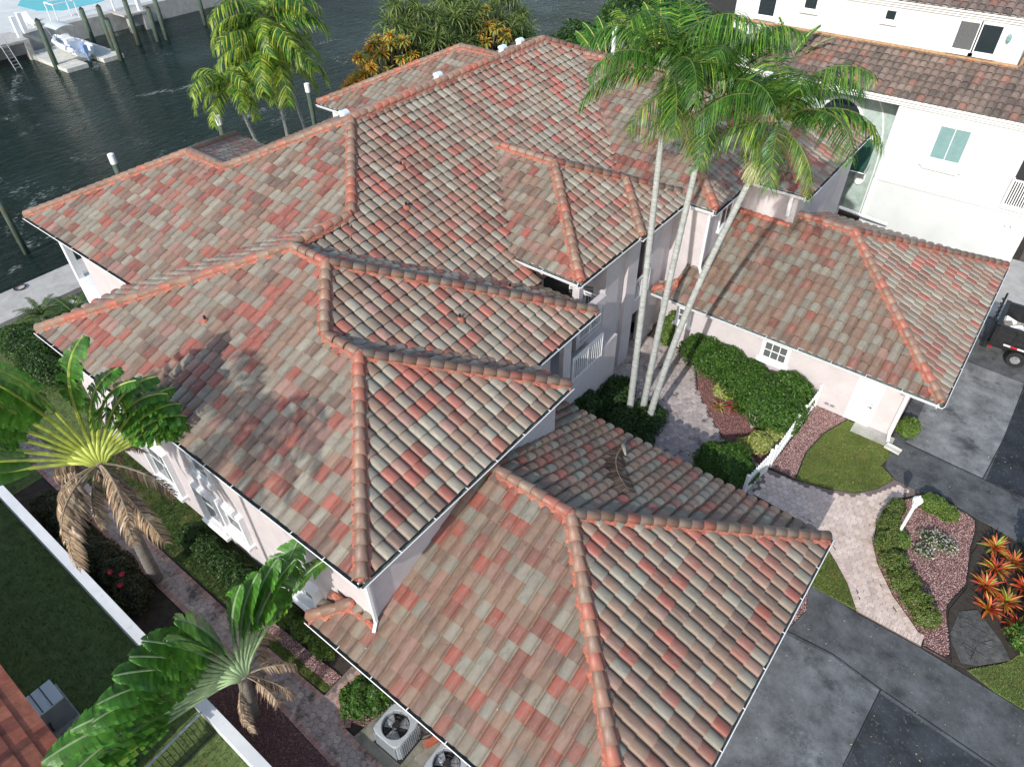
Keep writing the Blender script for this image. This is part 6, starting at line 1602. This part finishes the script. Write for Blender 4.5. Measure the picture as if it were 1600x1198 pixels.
rt_, wt_ = mat('red_reflector', (0.5, 0.015, 0.02), 0.4), mat('white_reflector', (0.75, 0.75, 0.75), 0.4)
for i in range(10):
    mb = MB(); mb.box(11.05 + i * 0.28, 11.32 + i * 0.28, 27.868, 27.879, 0.9, 0.98); mb.build('reflective_tape', wt_ if i % 2 == 0 else rt_, tr)
mb = MB(); mb.lathe([(0.07, 0), (0.07, 0.05)], 10, (1, 1, 1), (10.62, 27.88, 0.62)); mb.build('tail_light', rt_, tr)
random.seed(12); lump = []
for i in range(26):
    mb = MB(); x, y = random.uniform(10.7, 13.5), random.uniform(28.15, 29.9); s_ = random.uniform(0.1, 0.32)
    mb.box(-s_, s_, -s_ * 0.7, s_ * 0.7, -s_ * 0.25, s_ * 0.25); o = mb.build('debris', random.choice([M['plastic'], M['white'], M['deadleaf'], M['trunk_dark']])); o.location = (x, y, 1.0 + random.uniform(0, 0.25)); o.rotation_euler = [random.uniform(-.5, .5) for _ in range(2)] + [random.uniform(0, 3)]
    tag(o, 'piece of rubble heaped in the black trailer bed', 'debris', 'rubble in the trailer bed')
mb = MB(); mb.box(10.56, 16.4, 28.02, 30.1, 0.79, 0.98); o = mb.build('rubble_heap', mat('rubble', (0.45, 0.42, 0.38), 0.9, noise=(6, 0.5), bump=(10, 1, 0.1))); tag(o, kind='stuff')

# ------------------------------------------------------------------ canal: pilings, far docks, boat
def piling(x, y, zt, label, capped=False, r=0.17, group=None, lean=(0, 0)):
    p = empty('piling', (x, y, -1), label, 'piling', group)
    mb = MB(); mb.tube([(x, y, -1.8), (x + lean[0] * .5, y + lean[1] * .5, (zt - 1) / 2), (x + lean[0], y + lean[1], zt)], [r * 1.05, r, r * 0.97], 10); mb.build('post', M['wood'], p, True)
    mb = MB()
    if capped: mb.tube([(x + lean[0], y + lean[1], zt - 0.55), (x + lean[0], y + lean[1], zt + 0.02), (x + lean[0], y + lean[1], zt + 0.06)], [r * 1.12, r * 1.14, r * 0.6], 12); mb.build('cap', M['white'], p)
    else: mb.tube([(x + lean[0], y + lean[1], zt - 0.02), (x + lean[0], y + lean[1], zt + 0.2)], [r, 0.02], 10); mb.build('cap', M['dark'], p)
piling(-34, 11.35, 3.9, 'white-capped piling rising behind the left roof hip', True)
piling(-34, 18.6, 3.9, 'white-capped green piling between the low dark roof and the waterside palms', True)
piling(-34, 25.95, 3.9, 'white-capped green and rust piling right of the waterside palms', True)
piling(-36.9, 5.6, 3.7, 'dark leaning piling at the left edge of the canal', False, 0.17, None, (0.5, -0.1))
for i, (x, y, z, lab) in enumerate([(-69.2, 23.3, 3.3, 'dark piling in front of the floating boat dock'), (-73.7, 29.4, 2.4, 'thin piling behind the docked boat'), (-68.8, 29.0, 3.4, 'thick dark piling at the right corner of the floating dock'), (-66.6, 28.4, 2.7, 'green piling just right of the floating dock corner'), (-69.8, 32.2, 3.2, 'rusty piling beside the white dock post'), (-69.2, 34.0, 2.2, 'short green piling, left one of a pair under the far seawall'), (-69.0, 34.9, 3.4, 'long green piling, right one of a pair under the far seawall'), (-70.5, 40.6, 3.0, 'dark piling near the top edge left of the palms'), (-69.5, 43.0, 3.2, 'weathered piling at the top edge just left of the palms'), (-70.0, 45.2, 3.0, 'far piling half hidden behind the waterside palms')]):
    piling(x, y, z, lab, False, 0.24, 'pilings along the far bank')
fb = MB(); fb.box(-77.5, -76.4, -60, 200, -1.3, 0.78); tag(fb.build('far_seawall', M['concrete']), kind='structure')
g = MB(); g.prism([(-400, -60), (-77.4, -60), (-77.4, 200), (-400, 200)], 0.5, 0.66); tag(g.build('far_patio', mat('pale_patio', (0.55, 0.57, 0.56), 0.8, noise=(0.5, 0.12), noise2=(0.2, (0.35, 0.37, 0.37), 0.55, 0.2, 0.5))), kind='structure')
g = MB(); g.prism([(-88.5, 29.0), (-84.5, 29.3), (-82.4, 31.0), (-82.3, 35), (-86, 44), (-93, 50), (-101, 46), (-97, 34)], 0.6, 0.70); tag(g.build('pool_water', M['pool']), kind='structure')
dkk = empty('dock', (-75, 20, 0.7), 'white dock platform with posts at the upper left corner', 'dock')
mb = MB(); mb.box(-78, -73.9, 8, 23.6, 0.65, 0.85); mb.build('deck', M['concrete'], dkk)
for x, y in ((-74.1, 23.3), (-74.1, 19.5)):
    mb = MB(); mb.box(x - 0.25, x + 0.25, y - 0.25, y + 0.25, -1.6, 0.65); mb.build('concrete_leg', M['concrete'], dkk)
for x, y in ((-75.2, 23.4), (-76.2, 24.4)):
    mb = MB(); mb.box(x - 0.2, x + 0.2, y - 0.2, y + 0.2, 0.85, 2.7); mb.build('white_post', M['white'], dkk)
mb = MB()
for s_ in (0, 0.6): mb.tube([(-73.6, 20.7 + s_, 1.6), (-73.3, 20.7 + s_, 1.3), (-72.0, 20.7 + s_, -1.2)], 0.05, 6)
for k in range(8): t = k / 8; mb.bar((-73.3 + 1.3 * t, 20.7, 1.0 - 2.1 * t), (-73.3 + 1.3 * t, 21.3, 1.0 - 2.1 * t), 0.07)
tag(mb.build('boat_ladder', M['metal']), 'metal ladder leaning from the dock into the water at the left edge', 'ladder')
dk2 = empty('dock', (-75, 36, 0.7), 'pale dock platform with a white davit post under the top edge', 'dock')
mb = MB(); mb.box(-77.5, -74.0, 33.6, 36.6, 0.65, 0.85); mb.build('deck', M['concrete'], dk2)
for x, y in ((-74.3, 35.9), (-74.3, 34.2)):
    mb = MB(); mb.box(x - 0.25, x + 0.25, y - 0.25, y + 0.25, -1.6, 0.65); mb.build('concrete_leg', M['concrete'], dk2)
mb = MB(); mb.box(-74.7, -74.3, 35.6, 36.0, 0.85, 3.3); mb.bar((-76.5, 34.0, 0.85), (-76.5, 34.0, 2.6), 0.15); mb.build('white_post', M['white'], dk2)
lg = empty('patio_lounge', (-79, 27, 0.66), 'white slatted lounge chair on the far patio', 'lounge chair')
mb = MB(); mb.box(-79.9, -78.0, 26.0, 26.8, 0.95, 1.03); mb.build('seat', M['white'], lg)
mb = MB(); mb.bar((-79.9, 26.4, 1.0), (-80.6, 26.4, 1.7), 0.75, 0.06); mb.build('backrest', M['white'], lg)
for x, y in ((-79.8, 26.05), (-79.8, 26.75), (-78.1, 26.05), (-78.1, 26.75)):
    mb = MB(); mb.bar((x, y, 0.66), (x, y, 0.96), 0.07); mb.build('leg', M['white'], lg)
tb = empty('patio_arbor', (-79, 30, 0.66), 'white metal frame standing at the edge of the far seawall', 'frame')
mb = MB()
for y in (28.4, 30.6): mb.bar((-77.6, y, 0.66), (-77.6, y, 2.4), 0.09); mb.bar((-79.4, y, 0.66), (-79.4, y, 2.4), 0.09); mb.bar((-77.6, y, 2.4), (-79.4, y, 2.4), 0.09)
mb.bar((-79.4, 28.4, 2.4), (-79.4, 30.6, 2.4), 0.09); mb.bar((-77.6, 28.4, 2.4), (-77.6, 30.6, 2.4), 0.09); mb.build('tube_frame', M['white'], tb)

fl_ = empty('floating_dock', (-71, 26, -1), 'grey modular floating dock carrying the small white boat', 'floating dock')
for i in range(15):
    for j in range(11):
        if 4 <= j <= 6 and i > 10: continue
        mb = MB(); x, y = -75.3 + i * 0.55, 23.3 + j * 0.52
        mb.box(x, x + 0.52, y, y + 0.49, -1.25, -0.62 + random.uniform(-0.012, 0.012)); mb.build('float_cube', M['plastic'], fl_)
bt = empty('boat', (-71, 26, -0.6), 'small white boat with grey bimini top on the floating dock', 'boat')
def hull():
    mb = MB(); n = 12; secs = []
    for i in range(n + 1):
        t = i / n; x = -73.9 + 5.6 * t; hw = 0.95 * math.sin(min(1, t * 2.2) * math.pi / 2) ** 0.7 if t > 0 else 0.02; sh = 0.35 * (1 - t) ** 2
        secs.append([(x, 26 - hw, 0.35 + sh), (x, 26 - hw * 0.85, -0.15 + sh * 0.8), (x, 26, -0.55 + sh * 0.9), (x, 26 + hw * 0.85, -0.15 + sh * 0.8), (x, 26 + hw, 0.35 + sh), (x, 26 + hw * 0.72, 0.38 + sh), (x, 26 + hw * 0.66, 0.0), (x, 26 - hw * 0.66, 0.0), (x, 26 - hw * 0.72, 0.38 + sh)])
    vs = [p for s_ in secs for p in s_]; k = 9
    mb.add(vs, [(i * k + j, i * k + (j + 1) % k, (i + 1) * k + (j + 1) % k, (i + 1) * k + j) for i in range(n) for j in range(k)] + [tuple(range(k))[::-1], tuple(n * k + j for j in range(k))])
    return mb
hull().build('hull', M['boat'], bt)
mb = MB(); mb.tube([(-73.8, 26, 0.55), (-72.8, 25.3, 0.42), (-71, 25.05, 0.38), (-68.4, 25.05, 0.34)], [0.12, 0.2, 0.23, 0.2], 10); mb.tube([(-73.8, 26, 0.55), (-72.8, 26.7, 0.42), (-71, 26.95, 0.38), (-68.4, 26.95, 0.34)], [0.12, 0.2, 0.23, 0.2], 10); mb.build('side_tube', M['boat'], bt, True)
mb = MB(); mb.box(-71.2, -70.6, 25.6, 26.4, 0.0, 0.85); mb.add([(-71.2, 25.6, 0.85), (-71.2, 26.4, 0.85), (-71.35, 26.35, 1.2), (-71.35, 25.65, 1.2)], [(0, 1, 2, 3)]); mb.build('console', M['white'], bt)
mb = MB(); mb.box(-70.2, -69.6, 25.4, 26.6, 0.0, 0.5); mb.box(-69.66, -69.56, 25.4, 26.6, 0.5, 0.85); mb.build('seat', M['boat'], bt)
mb = MB(); mb.box(-68.3, -67.8, 25.8, 26.2, 0.1, 0.75); mb.box(-68.1, -67.95, 25.93, 26.07, -0.7, 0.1); mb.build('outboard_motor', mat('blue_cowling', (0.20, 0.32, 0.55), 0.4), bt)
mb = MB()
for i in range(5):
    y0, y1 = 25.1 + i * 0.36, 25.1 + (i + 1) * 0.36; zz = lambda y: 2.05 - 0.25 * (y - 26) ** 2
    mb.add([(-73.1, y0, zz(y0)), (-70.6, y0, zz(y0)), (-70.6, y1, zz(y1)), (-73.1, y1, zz(y1)), (-73.1, y0, zz(y0) - .04), (-70.6, y0, zz(y0) - .04), (-70.6, y1, zz(y1) - .04), (-73.1, y1, zz(y1) - .04)], [(0, 1, 2, 3), (7, 6, 5, 4), (0, 4, 5, 1), (2, 6, 7, 3), (1, 5, 6, 2), (3, 7, 4, 0)])
mb.build('bimini_top', M['canvas'], bt)
mb = MB()
for x in (-73.0, -70.7):
    for y in (25.12, 26.88): mb.tube([(-71.6, y, 0.35), (x, y, 1.85)], 0.03, 5)
mb.build('bimini_frame', M['metal'], bt)

shrub('garden_hedge', [(-24, 46, 2, 3.5, 4, 3), (-17, 44, 1.8, 4, 3.0, 2.6), (-11, 43, 1.8, 3.5, 3.2, 2.4), (-22, 54, 2.5, 5, 5, 4), (-13, 52, 2.5, 5, 4, 3.6), (-6, 36.6, 1.0, 2.6, 0.9, 1.6)], 30000, 0.16, DG + HG[:2], 'dense dark garden greenery between the canal and the white neighbour house')
palm((-17.5, 41, 0), (-17.2, 40.6, 6.4), 'palm with arching fronds left of the white post by the canal', 14, COCO, 0.0, 0.13, 0.09, 0.5, 0, 0.9, shaftcol=(0.25, 0.3, 0.12))
palm((-9.8, 38.6, 0), (-9.6, 38.2, 7.2), 'bushy palm behind the crowns of the three tall palms', 16, COCO, 0.0, 0.13, 0.09, 0.5, 0, 0.95, shaftcol=(0.25, 0.3, 0.12))

# leaf litter on the paving, lawns and roofs
def litter(n, poly, z, cols, size):
    P = sample(poly, n); V = []; F = []; C = []
    for i, (x, y) in enumerate(P):
        a = random.uniform(0, 6.28); l = size * random.uniform(0.5, 1.4); w_ = l * random.uniform(0.2, 0.5); ca, sa = math.cos(a), math.sin(a); b = len(V); zz = z(x, y) if callable(z) else z
        for u, v, h in ((-l, 0, 0.004), (0, w_, 0.012), (l, 0, 0.006), (0, -w_, 0.010)): V.append((x + u * ca - v * sa, y + u * sa + v * ca, zz + h))
        F.append([b, b + 1, b + 2, b + 3]); C.append(np.array(random.choice(cols)) * random.uniform(0.7, 1.2))
    me = mesh_np('leaf_litter', np.array(V), F, np.array(C)); me.materials.append(M['deadleaf']); tag(link('leaf_litter', me), kind='stuff')
LC = [(0.30, 0.22, 0.13), (0.42, 0.36, 0.24), (0.14, 0.10, 0.06), (0.5, 0.46, 0.38), (0.2, 0.22, 0.06)]
litter(260, [(8.7, 2.5), (16, 2.5), (16, 10.6), (8.9, 11)], 0.024, LC, 0.03)
litter(160, [(9.4, 18.0), (15, 18.0), (15, 27), (9.4, 27)], 0.026, LC, 0.03)
litter(120, pathp, 0.05, LC, 0.025)
litter(500, courtp, 0.04, LC + [(0.05, 0.04, 0.03)] * 3, 0.035)
litter(500, walkp, 0.035, LC, 0.035)
litter(160, lawnp, 0.05, LC, 0.03)
litter(160, [(-0.8, -0.5), (8.4, -0.5), (2.7, 5.0), (-0.2, 4.0)], lambda x, y: 2.94 + 0.4405 * (y + 0.67) + 0.05, LC, 0.03)
litter(200, [(-16, 0.2), (-0.3, 0.2), (-6, 5.5), (-9.5, 6.2)], lambda x, y: 6 + m1 * y + 0.05, LC, 0.03)
